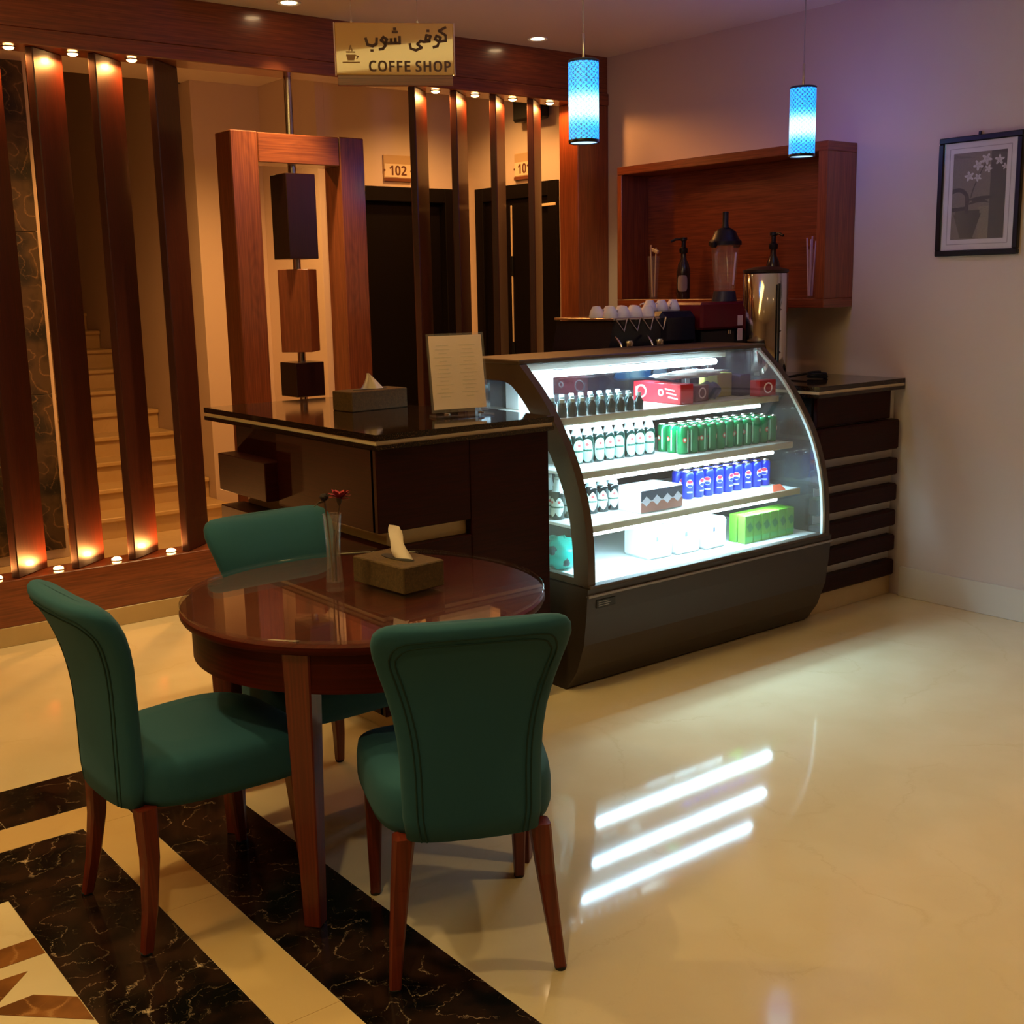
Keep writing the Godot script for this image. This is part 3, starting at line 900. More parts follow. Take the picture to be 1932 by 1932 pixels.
func build_stock() -> void:
	# --- top shelf: little bottles
	var y1 := 1.0475
	var proto: Node3D = null
	var mini := thing("small_bottle", "", "bottle", Vector3.ZERO, 0, "small dark bottles on the top shelf")
	obj("body", lathe(ms(), [Vector2(0, 0), Vector2(0.017, 0), Vector2(0.0185, 0.003), Vector2(0.0185, 0.036), Vector2(0.010, 0.05), Vector2(0.0085, 0.058)], 14), mat(rgb(16, 44, 40), 0.15), mini)
	obj("cap", lathe(ms(), [Vector2(0.0105, 0.056), Vector2(0.0108, 0.068), Vector2(0.009, 0.07), Vector2(0, 0.07)], 12), mat(rgb(176, 196, 192), 0.4), mini)
	for row in 3:
		for i in 9:
			var at := Vector3(2.965 + 0.0515 * i + 0.02 * row, y1, -3.462 - 0.085 * row)
			var lab := label_at("small dark bottle on the top shelf", i, 9, row)
			if row == 0 and i == 0:
				mini.position = at
				mini.set_meta("label", lab)
			else: dup(mini, at, 0, lab)
	# red boxes and packets
	chocolate_box(Vector3(3.655, y1, -3.60), 0.30, 0.085, 0.075, -1.62, rgb(196, 34, 44), "long red chocolate box with white round marks on the top shelf", true)
	chocolate_box(Vector3(3.775, y1, -3.55), 0.10, 0.07, 0.12, 0.15, rgb(104, 24, 40), "dark red packet with pale rings beside the long red box", true)
	chocolate_box(Vector3(4.01, y1, -3.62), 0.10, 0.105, 0.11, 0.03, rgb(170, 156, 80), "olive carton standing on the top shelf", false)
	chocolate_box(Vector3(4.105, y1, -3.565), 0.07, 0.095, 0.08, 0.03, rgb(44, 40, 66), "dark violet carton between olive carton and red packet", false)
	chocolate_box(Vector3(4.148, y1, -3.462), 0.11, 0.072, 0.06, 0.0, rgb(170, 30, 38), "red packet with a pale spot at the right end of the top shelf", true)
	var g := thing("sweet_packet", "crumpled blue and dark sweet packet between the red and olive boxes", "packet", Vector3(3.88, y1 + 0.038, -3.54))
	obj("wrapper", blob(Vector3(0.056, 0.038, 0.05), 0.22, 5), mat(rgb(40, 62, 96), 0.3), g)
	g = thing("plastic_wrap", "crumpled white plastic wrap lying on the boxes of the top shelf", "wrapping", Vector3(3.80, y1 + 0.112, -3.58))
	obj("wrap", blob(Vector3(0.20, 0.016, 0.06), 0.5, 8), M.white, g)
	# --- second shelf
	var y2 := 0.8455
	proto = null
	for i in 9:
		var at := Vector3(3.035 + 0.0578 * i, y2, -3.527)
		var lab := label_at("dark bottle with oval label, second shelf", i, 9, 0)
		if proto == null:
			proto = make_bottle(0.174, 0.0272, rgb(8, 30, 24), rgb(224, 236, 232), 0.050, 0.092, rgb(158, 196, 172), 2.4, [-0.45])
			proto.set_meta("group", "green bottles on the second shelf")
			proto.position = at
			proto.set_meta("label", lab)
		else: dup(proto, at, 0.25 * sin(i * 2.3), lab)
	proto = null
	for row in 3:
		for i in 11:
			var at := Vector3(3.598 + 0.0565 * i, y2, -3.425 - 0.0565 * row)
			var lab := label_at("green drink can, second shelf", i, 11, row)
			if proto == null:
				proto = make_can(rgb(0, 122, 62), rgb(190, 240, 200), 0)
				proto.set_meta("group", "green cans on the second shelf")
				proto.position = at
				proto.set_meta("label", lab)
			else: dup(proto, at, 1.1 * sin(i * 1.7 + row), lab)
	# --- third shelf
	var y3 := 0.6425
	proto = null
	for row in 3:
		for i in (6 if row == 0 else 2):
			var at := Vector3(2.965 + 0.059 * i, y3, -3.495 - 0.062 * row)
			var lab := label_at("black bottle with shield label, third shelf", i, 99, row)
			if proto == null:
				proto = make_bottle(0.168, 0.0272, rgb(10, 22, 24), rgb(200, 220, 220), 0.044, 0.078, rgb(190, 200, 186), 1.5, [-0.5, -1.6])
				proto.set_meta("group", "black bottles on the third shelf")
				proto.position = at
				proto.set_meta("label", lab)
			else: dup(proto, at, 0.15 * sin(i * 3.1 + row), lab)
	var cart := thing("drink_carton", "white and brown multipack carton with diamond marks on the third shelf", "carton", Vector3(3.39, y3, -3.425))
	box("sleeve", Vector3(-0.12, 0, -0.085), Vector3(0.12, 0.094, 0.085), M.white, cart, 0.003)
	box("dark_panel", Vector3(-0.119, 0.048, 0.085), Vector3(0.119, 0.092, 0.0862), mat(rgb(52, 60, 78), 0.4), cart, 0.0004)
	box("brown_panel", Vector3(-0.119, 0.003, 0.085), Vector3(0.119, 0.044, 0.0862), mat(rgb(168, 104, 84), 0.4), cart, 0.0004)
	for k in 4:
		var cx := -0.09 + 0.06 * k
		obj("diamond_mark", prism(ms(), [Vector2(cx - 0.026, 0.047), Vector2(cx, 0.027), Vector2(cx + 0.026, 0.047), Vector2(cx, 0.068)], 0.001, Transform3D(Basis.IDENTITY, Vector3(0, 0, 0.0862))), mat(rgb(225, 222, 232), 0.4), cart)
	proto = null
	for row in 2:
		for i in 9:
			var at := Vector3(3.662 + 0.0625 * i, y3, -3.455 - 0.058 * row)
			var lab := label_at("blue cola can, third shelf", i, 9, row)
			if proto == null:
				proto = make_can(rgb(18, 40, 168), rgb(255, 255, 255), 1)
				proto.set_meta("group", "blue cans on the third shelf")
				proto.position = at
				proto.set_meta("label", lab)
			else: dup(proto, at, 0.5 * sin(i * 2.1 + row) , lab)
	var tagp := thing("price_card", "small orange card leaning at the foot of the blue cans", "card", Vector3(4.075, y3, -3.303))
	obj("card", prism(ms(), [Vector2(-0.035, 0.0), Vector2(0.05, 0.0), Vector2(0.03, 0.03), Vector2(-0.02, 0.032)], 0.002, Transform3D(Basis(Vector3.RIGHT, -0.5), Vector3.ZERO)), mat(rgb(255, 110, 70), 0.5), tagp)
	# --- bottom deck
	var y4 := 0.4335
	proto = null
	for row in 2:
		for i in 6:
			var at := Vector3(3.888 + 0.0555 * i, y4, -3.325 - 0.05 * row)
			var lab := label_at("lime green juice box, bottom deck", i, 6, row)
			if proto == null:
				proto = thing("juice_box", lab, "juice box", at, 0, "green juice boxes on the bottom deck")
				obj("carton", bx(ms(), Vector3(0, 0.062, 0), Vector3(0.052, 0.124, 0.042), 0.002), mat(rgb(92, 146, 34), 0.4), proto)
				obj("leaf_mark", bx(ms(), Vector3(0.006, 0.07, 0.0212), Vector3(0.03, 0.035, 0.001), 0.0003, Basis(Vector3.BACK, 0.6)), mat(rgb(34, 104, 40), 0.4), proto)
				obj("foot_band", bx(ms(), Vector3(0, 0.02, 0.0212), Vector3(0.05, 0.02, 0.001), 0.0003), mat(rgb(70, 150, 60), 0.4), proto)
			else: dup(proto, at, 0, lab)
	for k in 3:
		var w := thing("white_pack", "white wrapped pack on the bottom deck, " + ["left of the three", "middle of the three", "beside the green juice boxes"][k], "pack", Vector3(3.41 + 0.155 * k, y4, -3.44 + 0.01 * k), 0.05 * (k - 1), "white packs on the bottom deck")
		obj("wrapper", bx(ms(), Vector3(0, 0.065, 0), Vector3(0.14, 0.13, 0.16), 0.012), M.white, w)
		obj("mark", bx(ms(), Vector3(-0.02, 0.085, 0.0802), Vector3(0.014, 0.02, 0.001), 0.0003), mat(rgb(90, 90, 110), 0.5), w)
	var bag := thing("teal_bag", "crumpled teal plastic bag at the left end of the bottom deck", "bag", Vector3(3.0, y4 + 0.062, -3.53))
	obj("bag", blob(Vector3(0.075, 0.065, 0.10), 0.3, 14), mat(rgb(0, 170, 150), 0.3), bag)
	for k in 4:
		obj("dark_print", blob(Vector3(0.016, 0.02, 0.02), 0.2, 30 + k), mat(rgb(8, 50, 56), 0.4), bag, [Vector3(-0.062, 0.02, 0.03), Vector3(-0.064, -0.022, -0.01), Vector3(-0.045, 0.042, -0.03), Vector3(-0.03, -0.02, 0.075)][k])

func chocolate_box(at: Vector3, w: float, h: float, d: float, turn: float, c: Color, label: String, rings: bool) -> void:
	var t := thing("sweet_box", label, "box", at, turn)
	obj("carton", bx(ms(), Vector3(0, h / 2, 0), Vector3(w, h, d), 0.003), mat(c, 0.35), t)
	if rings:
		var m := mat(rgb(240, 214, 214), 0.4)
		var xs := [-w * 0.32, w * 0.1] if w > 0.2 else [0.0]
		for k in xs.size():
			var ring := ms()
			var pts := []
			var rr: float = h * (0.3 if k == 0 else 0.14)
			for j in 17: pts.append(Vector3(xs[k] + rr * 1.15 * cos(TAU * j / 16), h * 0.52 + rr * sin(TAU * j / 16), d / 2 + 0.0005))
			obj("ring_mark", tube(ring, pts, h * 0.05, 6), m, t)
		if w > 0.2:
			obj("bar_mark", bx(ms(), Vector3(-w * 0.43, h * 0.5, d / 2 + 0.0006), Vector3(0.008, h * 0.5, 0.001), 0.0003), m, t)
			for k in 3: obj("bar_mark", bx(ms(), Vector3(w * 0.28 + 0.01 * k, h * (0.7 - 0.2 * k), d / 2 + 0.0006), Vector3(w * 0.2, 0.006, 0.001), 0.0003, Basis(Vector3.BACK, -0.1)), m, t)

func blob(s: Vector3, rough: float, seed_: int) -> SurfaceTool:
	var n := noise(FastNoiseLite.TYPE_SIMPLEX, 1.3, seed_, 3)
	var rings := []
	for i in range(1, 12):
		var la := -PI / 2 + PI * i / 12.0
		var ring := []
		for j in 22:
			var lo := TAU * j / 22
			var d := Vector3(cos(la) * cos(lo), sin(la), cos(la) * sin(lo))
			ring.append(d * s * (1.0 + rough * n.get_noise_3dv(d * 1.6)))
		rings.append(ring)
	return loft(ms(), rings)

# ---------------------------------------------------------------- bar equipment
func build_equipment() -> void:
	var t := thing("coffee_machine", "black coffee machine behind the display case with cups on its tray", "coffee machine", Vector3(4.055, 0.95, -4.25))
	obj("body", prism(ms(), [Vector2(-0.30, 0.0), Vector2(-0.30, 0.30), Vector2(-0.27, 0.43), Vector2(0.27, 0.44), Vector2(0.285, 0.3), Vector2(0.285, 0.0)], 0.40, Transform3D(Basis.IDENTITY, Vector3(0, 0.0, -0.2))), mat(rgb(16, 20, 34), 0.25), t)
	box("hood", Vector3(0.03, 0.30, -0.21), Vector3(0.285, 0.468, 0.22), mat(rgb(14, 22, 40), 0.22), t, 0.03)
	box("cup_tray", Vector3(-0.30, 0.435, -0.19), Vector3(0.0, 0.447, 0.235), M.chrome, t, 0.003)
	box("drip_tray", Vector3(-0.26, 0.235, 0.12), Vector3(0.22, 0.255, 0.26), M.chrome, t, 0.004)
	for k in 4:
		obj("tray_rail", tube(ms(), [Vector3(-0.29 + 0.085 * k, 0.445, 0.235), Vector3(-0.25 + 0.085 * k, 0.385, 0.25), Vector3(-0.215 + 0.085 * k, 0.442, 0.235)], 0.0045, 6), M.chrome, t)
	for k in 2:
		var gx := -0.17 + 0.2 * k
		obj("group_head", lathe(ms(), [Vector2(0.0, 0.0), Vector2(0.02, 0.0), Vector2(0.023, 0.03), Vector2(0.018, 0.04)], 16, Vector3(gx, 0.30, 0.2)), M.chrome, t)
		obj("portafilter", tube(ms(), [Vector3(gx, 0.305, 0.2), Vector3(gx + 0.01, 0.30, 0.24), Vector3(gx + 0.02, 0.285, 0.28)], 0.012, 8), M.black_plastic, t)
		obj("steam_wand", tube(ms(), [Vector3(gx - 0.1, 0.36, 0.22), Vector3(gx - 0.11, 0.33, 0.26), Vector3(gx - 0.10, 0.26, 0.28)], 0.006, 8), M.chrome, t)
	var cup := thing("cup", "", "cup", Vector3.ZERO, 0.0, "white cups on the coffee machine")
	obj("bowl", lathe(ms(), [Vector2(0.034, 0.0), Vector2(0.036, 0.004), Vector2(0.030, 0.03), Vector2(0.018, 0.052), Vector2(0.0, 0.054)], 20), M.white, cup)
	obj("handle", tube(ms(), [Vector3(0.03, 0.012, 0), Vector3(0.048, 0.016, 0), Vector3(0.046, 0.034, 0), Vector3(0.026, 0.038, 0)], 0.004, 6), M.white, cup)
	var first := true
	for row in 2:
		for i in (4 if row == 0 else 7):
			var at := Vector3(3.79 + 0.08 * i, 1.3975 if row == 0 else 1.3975, -4.075 if row == 0 else -4.17)
			if row == 1 and i >= 4: at += Vector3(0.03, 0.021, 0)
			var lab := "white cup on the coffee machine, %s from left, %s row" % [WORDS[i], ["front", "back"][row]]
			if first:
				first = false
				cup.position = at
				cup.set_meta("label", lab)
			else: dup(cup, at, 0.6 * i, lab)
	# red grinder, with blender on it
	t = thing("grinder_base", "red box shaped appliance with black foot and white tags beside the boiler", "appliance", Vector3(4.565, 1.08, -4.17))
	box("foot", Vector3(-0.19, 0, -0.13), Vector3(0.19, 0.24, 0.13), M.black_plastic, t, 0.01)
	box("red_body", Vector3(-0.205, 0.24, -0.14), Vector3(0.2, 0.375, 0.14), mat(rgb(104, 14, 30), 0.35), t, 0.012)
	box("tag", Vector3(0.055, 0.255, 0.141), Vector3(0.105, 0.305, 0.145), M.paper, t, 0.001)
	box("tag", Vector3(0.055, 0.18, 0.141), Vector3(0.10, 0.24, 0.145), M.paper, t, 0.001)
	obj("knob", lathe(ms(), [Vector2(0, 0), Vector2(0.012, 0), Vector2(0.012, 0.02), Vector2(0, 0.024)], 12, Vector3(0.0, 0.215, 0.135)), M.chrome, t)
	t = thing("blender", "clear blender jug with domed black lid above the red appliance", "blender", Vector3(4.60, 1.456, -4.10))
	obj("collar", lathe(ms(), [Vector2(0.0000, 0.0), Vector2(0.0630, 0.0), Vector2(0.0546, 0.05), Vector2(0.0000, 0.05)], 20), mat(rgb(40, 44, 62), 0.4), t)
	obj("jug", lathe(ms(), [Vector2(0.0000, 0.051), Vector2(0.0521, 0.051), Vector2(0.0714, 0.275), Vector2(0.0731, 0.28), Vector2(0.0672, 0.275), Vector2(0.0487, 0.058), Vector2(0.0000, 0.058)], 24), M.clear, t)
	obj("lid", lathe(ms(), [Vector2(0.0000, 0.277), Vector2(0.0823, 0.277), Vector2(0.0823, 0.295), Vector2(0.0672, 0.31), Vector2(0.0521, 0.345), Vector2(0.0252, 0.362), Vector2(0.0000, 0.365)], 24), M.black_plastic, t)
	obj("lid_knob", lathe(ms(), [Vector2(0.0185, 0.36), Vector2(0.0151, 0.38), Vector2(0.0151, 0.44), Vector2(0.0000, 0.442)], 14), M.black_plastic, t)
	for s in [-1, 1]: obj("latch", bx(ms(), Vector3(0.086 * s, 0.28, 0.0), Vector3(0.03, 0.03, 0.03), 0.006), M.black_plastic, t)
	obj("jug_handle", tube(ms(), [Vector3(-0.066, 0.26, 0.02), Vector3(-0.1, 0.23, 0.03), Vector3(-0.095, 0.13, 0.03), Vector3(-0.056, 0.1, 0.02)], 0.01, 8), M.clear, t)
	obj("measure_strip", bx(ms(), Vector3(0.0, 0.16, 0.064), Vector3(0.012, 0.16, 0.002), 0.0005, Basis(Vector3.RIGHT, 0.1)), M.paper, t)
	# boiler
	t = thing("water_boiler", "tall polished steel water boiler with dark lid on the right worktop", "boiler", Vector3(4.51, 1.08, -3.76))
	obj("drum", lathe(ms(), [Vector2(0.0, 0.0), Vector2(0.104, 0.0), Vector2(0.106, 0.004), Vector2(0.106, 0.505), Vector2(0.1, 0.512), Vector2(0.0, 0.512)], 40), M.steel, t)
	obj("foot_ring", lathe(ms(), [Vector2(0.0, -0.0), Vector2(0.11, 0.0), Vector2(0.11, 0.022), Vector2(0.107, 0.03)], 32), M.black_plastic, t)
	obj("lid", lathe(ms(), [Vector2(0.0, 0.512), Vector2(0.108, 0.512), Vector2(0.108, 0.524), Vector2(0.06, 0.538), Vector2(0.0, 0.542)], 32), mat(rgb(30, 14, 18), 0.4), t)
	obj("gauge_tube", tube(ms(), [Vector3(-0.035, 0.05, 0.112), Vector3(-0.035, 0.46, 0.112)], 0.006, 8), M.black_plastic, t)
	for k in 3: obj("gauge_stud", lathe(ms(), [Vector2(0.0, -0.006), Vector2(0.008, 0.0), Vector2(0.0, 0.006)], 8, Vector3(-0.035, 0.14 + 0.1 * k, 0.12)), M.chrome, t)
	obj("tap", tube(ms(), [Vector3(-0.035, 0.045, 0.1), Vector3(-0.035, 0.045, 0.14), Vector3(-0.035, 0.02, 0.15)], 0.009, 8), M.black_plastic, t)
	# coiled lead
	t = thing("power_lead", "coiled black lead lying on the right worktop", "cable", Vector3(4.74, 1.08, -3.62))
	var pts := []
	for j in 60:
		var a := TAU * j / 20.0
		pts.append(Vector3((0.05 + 0.006 * sin(j * 0.7)) * cos(a), 0.006 + 0.0004 * j, 0.04 * sin(a)))
	pts.append(Vector3(0.0, 0.02, -0.07))
	pts.append(Vector3(-0.1, 0.008, -0.1))
	obj("lead", tube(ms(), pts, 0.006, 6), M.rubber, t)

func build_cabinet() -> void:
	var t := thing("wall_cabinet", "open fronted wooden wall cabinet above the coffee machine", "cabinet", Vector3(WALL_X, 1.418, -4.372))
	var d := 0.23
	var w := 0.73
	box("bottom", Vector3(-d, 0.0, -w), Vector3(0, 0.045, w), M.wood_h, t, 0.003)
	box("top", Vector3(-d, 0.742, -w), Vector3(0, 0.787, w), M.wood_h, t, 0.003)
	box("side", Vector3(-d, 0.045, -w), Vector3(0, 0.742, -w + 0.04), M.wood_v, t, 0.003)
	box("side", Vector3(-d, 0.045, w - 0.055), Vector3(0, 0.742, w), M.wood_v, t, 0.003)
	box("back", Vector3(-0.02, 0.045, -w + 0.04), Vector3(-0.001, 0.742, w - 0.055), M.wood_h, t, 0.002)
	var y := 1.4635
	var proto: Node3D = null
	for i in 2:
		var at := Vector3(4.92, y, -4.69 if i == 0 else -4.056)
		var lab: String = ["dark syrup bottle with pump in the wall cabinet, left of the blender", "dark syrup bottle with pump in the wall cabinet, above the steel boiler"][i]
		if i == 0:
			proto = thing("syrup_bottle", lab, "bottle", at, 0.0, "syrup bottles in the wall cabinet")
			obj("body", lathe(ms(), [Vector2(0, 0), Vector2(0.036, 0.0), Vector2(0.038, 0.005), Vector2(0.038, 0.15), Vector2(0.03, 0.19), Vector2(0.016, 0.22), Vector2(0.015, 0.25)], 20), mat(rgb(44, 30, 26), 0.15), proto)
			obj("paper_label", patch(ms(), 0.0387, 0.085, 0.06, 0.09, -PI / 2 + 0.6, 4.0), mat(rgb(150, 132, 120), 0.5), proto)
			obj("pump", lathe(ms(), [Vector2(0.02, 0.25), Vector2(0.023, 0.255), Vector2(0.023, 0.275), Vector2(0.012, 0.285), Vector2(0.012, 0.315), Vector2(0.02, 0.32), Vector2(0.02, 0.335), Vector2(0.0, 0.338)], 16), M.black_plastic, proto)
			obj("spout", tube(ms(), [Vector3(0, 0.327, 0), Vector3(-0.03, 0.327, -0.03), Vector3(-0.05, 0.315, -0.05)], 0.007, 8), M.black_plastic, proto)
		else: dup(proto, at, 2.2, lab)
	for i in 2:
		var g := thing("tall_glass", ["tall clear glass with a wooden stirrer at the left in the wall cabinet", "slim pale glass holding cutlery at the right in the wall cabinet"][i], "glass", Vector3(4.90, y, -4.905 if i == 0 else -3.80))
		var r := 0.036 if i == 0 else 0.026
		obj("tumbler", lathe(ms(), [Vector2(0, 0), Vector2(r * 0.6, 0), Vector2(r, 0.24), Vector2(r * 0.94, 0.24), Vector2(r * 0.55, 0.008), Vector2(0, 0.008)], 20), M.clear, g)
		var pale := mat(rgb(205, 170, 130) if i == 0 else rgb(200, 170, 180), 0.6)
		for k in 4:
			var a := 1.6 * k + i
			obj("stirrer", tube(ms(), [Vector3(0.008 * cos(a), 0.012, 0.008 * sin(a)), Vector3(0.022 * cos(a), 0.28 + 0.008 * k, 0.022 * sin(a))], 0.0045, 6), pale, g)
		if i == 0: obj("napkin", bx(ms(), Vector3(0.0, 0.27, 0.01), Vector3(0.015, 0.02, 0.06), 0.004, Basis(Vector3.RIGHT, 0.3)), pale, g)

func build_picture() -> void:
	var w := 0.403
	var h := 0.525
	var t := thing("framed_picture", "black framed orchid print with a wide pale mount on the right wall", "picture", Vector3(WALL_X, 1.648, -2.982))
	var fw := 0.026
	box("frame_rail", Vector3(-0.024, 0, -w / 2), Vector3(0, fw, w / 2), M.black_plastic, t, 0.004)
	box("frame_rail", Vector3(-0.024, h - fw, -w / 2), Vector3(0, h, w / 2), M.black_plastic, t, 0.004)
	box("frame_stile", Vector3(-0.024, fw, -w / 2), Vector3(0, h - fw, -w / 2 + fw), M.black_plastic, t, 0.004)
	box("frame_stile", Vector3(-0.024, fw, w / 2 - fw), Vector3(0, h - fw, w / 2), M.black_plastic, t, 0.004)
	box("mount", Vector3(-0.012, fw, -w / 2 + fw), Vector3(-0.002, h - fw, w / 2 - fw), mat(rgb(226, 216, 222), 0.7), t, 0.0005)
	var line := mat(rgb(176, 164, 172), 0.7)
	var a := w / 2 - 0.053
	for s in [-1, 1]:
		box("mount_line", Vector3(-0.0128, 0.052, s * a - 0.0015), Vector3(-0.012, h - 0.052, s * a + 0.0015), line, t, 0.0003)
		var yy: float = h / 2 + s * (h / 2 - 0.052)
		box("mount_line", Vector3(-0.0128, yy - 0.0015, -a), Vector3(-0.012, yy + 0.0015, a), line, t, 0.0003)
	var pm := mat(Color.WHITE, 0.6)
	pm.albedo_texture = tex(print_image())
	var st := ms()
	var z0 := -w / 2 + 0.073
	var z1 := w / 2 - 0.073
	for k in [[z0, 0.073, 0, 1], [z1, h - 0.073, 1, 0], [z1, 0.073, 1, 1], [z0, 0.073, 0, 1], [z0, h - 0.073, 0, 0], [z1, h - 0.073, 1, 0]]:
		st.set_uv(Vector2(k[2], k[3]))
		st.add_vertex(Vector3(-0.0132, k[1], k[0]))
	obj("print", st, pm, t)
	obj("pane", span(ms(), Vector3(-0.018, fw, -w / 2 + fw), Vector3(-0.0165, h - fw, w / 2 - fw), 0.0002), M.glass, t)
	obj("hook", bx(ms(), Vector3(-0.008, h + 0.008, -0.01), Vector3(0.006, 0.016, 0.014), 0.002), M.black_plastic, t)

# ---------------------------------------------------------------- pendants, sign, stand, tissues
func build_pendants() -> void:
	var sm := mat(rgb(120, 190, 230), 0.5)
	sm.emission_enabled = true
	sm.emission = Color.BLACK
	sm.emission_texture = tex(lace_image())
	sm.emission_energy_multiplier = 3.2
	var dm := glow(Color(0.62, 0.82, 1.0), 1.8)
	var k := 0
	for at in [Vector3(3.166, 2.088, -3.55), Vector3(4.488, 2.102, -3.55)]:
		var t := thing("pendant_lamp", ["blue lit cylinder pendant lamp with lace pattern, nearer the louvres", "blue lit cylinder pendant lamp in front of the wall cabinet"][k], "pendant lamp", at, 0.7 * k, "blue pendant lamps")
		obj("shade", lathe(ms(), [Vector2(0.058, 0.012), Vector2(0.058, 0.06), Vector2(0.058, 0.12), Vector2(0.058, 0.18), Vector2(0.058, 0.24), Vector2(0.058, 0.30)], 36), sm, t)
		obj("bottom_rim", lathe(ms(), [Vector2(0.052, 0.001), Vector2(0.059, 0.0), Vector2(0.0605, 0.006), Vector2(0.059, 0.013), Vector2(0.052, 0.012), Vector2(0.052, 0.001)], 36), M.black_plastic, t)
		obj("top_rim", lathe(ms(), [Vector2(0.02, 0.296), Vector2(0.059, 0.296), Vector2(0.06, 0.303), Vector2(0.056, 0.306), Vector2(0.02, 0.306)], 36), mat(rgb(40, 60, 90), 0.4), t)
		obj("diffuser", lathe(ms(), [Vector2(0.0, 0.004), Vector2(0.052, 0.004), Vector2(0.052, 0.008), Vector2(0.0, 0.008)], 28), dm, t)
		obj("holder", lathe(ms(), [Vector2(0.0, 0.305), Vector2(0.006, 0.305), Vector2(0.006, 0.40), Vector2(0.003, 0.405)], 10), M.chrome, t)
		obj("cord", tube(ms(), [Vector3(0, 0.40, 0), Vector3(0, CEIL - at.y - 0.02, 0)], 0.0028, 6), mat(rgb(170, 160, 175), 0.6), t)
		obj("ceiling_rose", lathe(ms(), [Vector2(0.01, CEIL - at.y - 0.035), Vector2(0.05, CEIL - at.y - 0.02), Vector2(0.05, CEIL - at.y)], 24), M.chrome, t)
		omni("pendant_glow", at + Vector3(0, 0.16, 0), 0.075, Color(0.46, 0.34, 1.0), 0.056)
		k += 1

func stroke(st: SurfaceTool, pts: Array, w: float) -> void:      # a flat letter stroke with thickness
	for i in pts.size() - 1:
		var a: Vector2 = pts[i]
		var b: Vector2 = pts[i + 1]
		var d := (b - a).normalized()
		var n := Vector2(-d.y, d.x) * w * 0.5
		var e := d * w * 0.3
		prism(st, [a - n - e, b - n + e, b + n + e, a + n - e], 0.002)

func build_sign() -> void:
	var turn := atan2(-0.258, 0.435)
	var a := Vector3(2.70, 2.452, -4.612)
	var b := Vector3(3.137, 2.452, -4.353)
	var mid := (a + b) * 0.5
	var w := a.distance_to(b)
	var t := thing("hanging_sign", "cream sign board lettered COFFE SHOP hanging on wires from the ceiling", "sign", mid, -turn * -1.0 if false else atan2(-(b.z - a.z), b.x - a.x))
	var face_m := mat(rgb(232, 186, 84), 0.08)
	face_m.clearcoat_enabled = true
	face_m.clearcoat = 1.0
	face_m.clearcoat_roughness = 0.02
	obj("board", bx(ms(), Vector3(0, 0.106, -0.012), Vector3(w, 0.212, 0.024), 0.005), face_m, t)
	obj("foot_rail", bx(ms(), Vector3(0.0, -0.022, -0.014), Vector3(w - 0.012, 0.044, 0.02), 0.002), M.wood_h, t)
	for s in [-1, 1]: obj("end_cap", bx(ms(), Vector3(s * (w / 2 + 0.001), 0.106, -0.012), Vector3(0.005, 0.214, 0.027), 0.002), mat(rgb(236, 214, 168), 0.3), t)
	var ink := mat(rgb(96, 66, 26), 0.5)
	text("lettering", "COFFE SHOP", Vector3(0.062, 0.034, 0.001), 0.0, 0.0435, ink, t)
	# Arabic line, right to left: two words drawn with strokes
	var st := ms()
	var u := 0.0018
	var y := 0.122
	var P := func(arr: Array, dx: float) -> Array:
		var o := []
		for q in arr: o.append(Vector2(q[0] * u + dx * u, q[1] * u + y))
		return o
	# shop: sheen, waw, beh
	stroke(st, P.call([[40, 18], [40, 4], [30, 4], [30, 14], [30, 4], [20, 4], [20, 13], [20, 4], [6, 3]], -28), 0.0115)
	stroke(st, P.call([[6, 3], [10, 12], [2, 17], [-4, 10], [4, 4], [6, -2], [0, -9], [-8, -10]], -28), 0.0115)
	stroke(st, P.call([[-14, 14], [-15, 2], [-24, -3], [-36, 0], [-40, 14]], -28), 0.0115)
	for q in [[26, 29], [33, 29], [29.5, 36]]: stroke(st, P.call([[q[0] - 2, q[1]], [q[0] + 2, q[1]]], -28), 0.010)
	stroke(st, P.call([[-28, -13], [-24, -13]], -28), 0.010)
	obj("arabic_lettering", st, ink, t)
	# coffee: kaf, waw, feh, yeh
	st = ms()
	stroke(st, P.call([[128, 40], [112, 32], [128, 22], [128, 10], [112, 8]], -6), 0.0105)
	stroke(st, P.call([[112, 8], [116, 17], [106, 21], [102, 13], [112, 8], [108, -2], [98, -5]], -6), 0.0105)
	stroke(st, P.call([[88, 10], [92, 20], [82, 22], [80, 13], [90, 9], [76, 7], [68, 9], [60, 2], [70, -6], [56, -12], [44, -8], [42, 2]], -6), 0.0105)
	stroke(st, P.call([[84, 32], [88, 32]], -6), 0.010)
	obj("arabic_lettering", st, ink, t)
	# cup mark
	st = ms()
	prism(st, [Vector2(-0.208, 0.082), Vector2(-0.168, 0.082), Vector2(-0.174, 0.058), Vector2(-0.202, 0.058)], 0.0015)
	stroke(st, [Vector2(-0.222, 0.05), Vector2(-0.152, 0.05)], 0.005)
	stroke(st, [Vector2(-0.168, 0.078), Vector2(-0.156, 0.074), Vector2(-0.164, 0.064)], 0.004)
	stroke(st, [Vector2(-0.206, 0.092), Vector2(-0.170, 0.092)], 0.005)
	stroke(st, [Vector2(-0.194, 0.098), Vector2(-0.188, 0.118), Vector2(-0.182, 0.098)], 0.005)
	obj("cup_mark", st, mat(rgb(176, 136, 60), 0.5), t)
	for x in [-0.18, 0.1]:
		obj("wire", tube(ms(), [Vector3(x, 0.21, -0.012), Vector3(x, CEIL - 2.452, -0.012)], 0.0012, 5), M.chrome, t)
		obj("wire_clip", bx(ms(), Vector3(x, 0.216, -0.012), Vector3(0.012, 0.014, 0.012), 0.002), M.chrome, t)

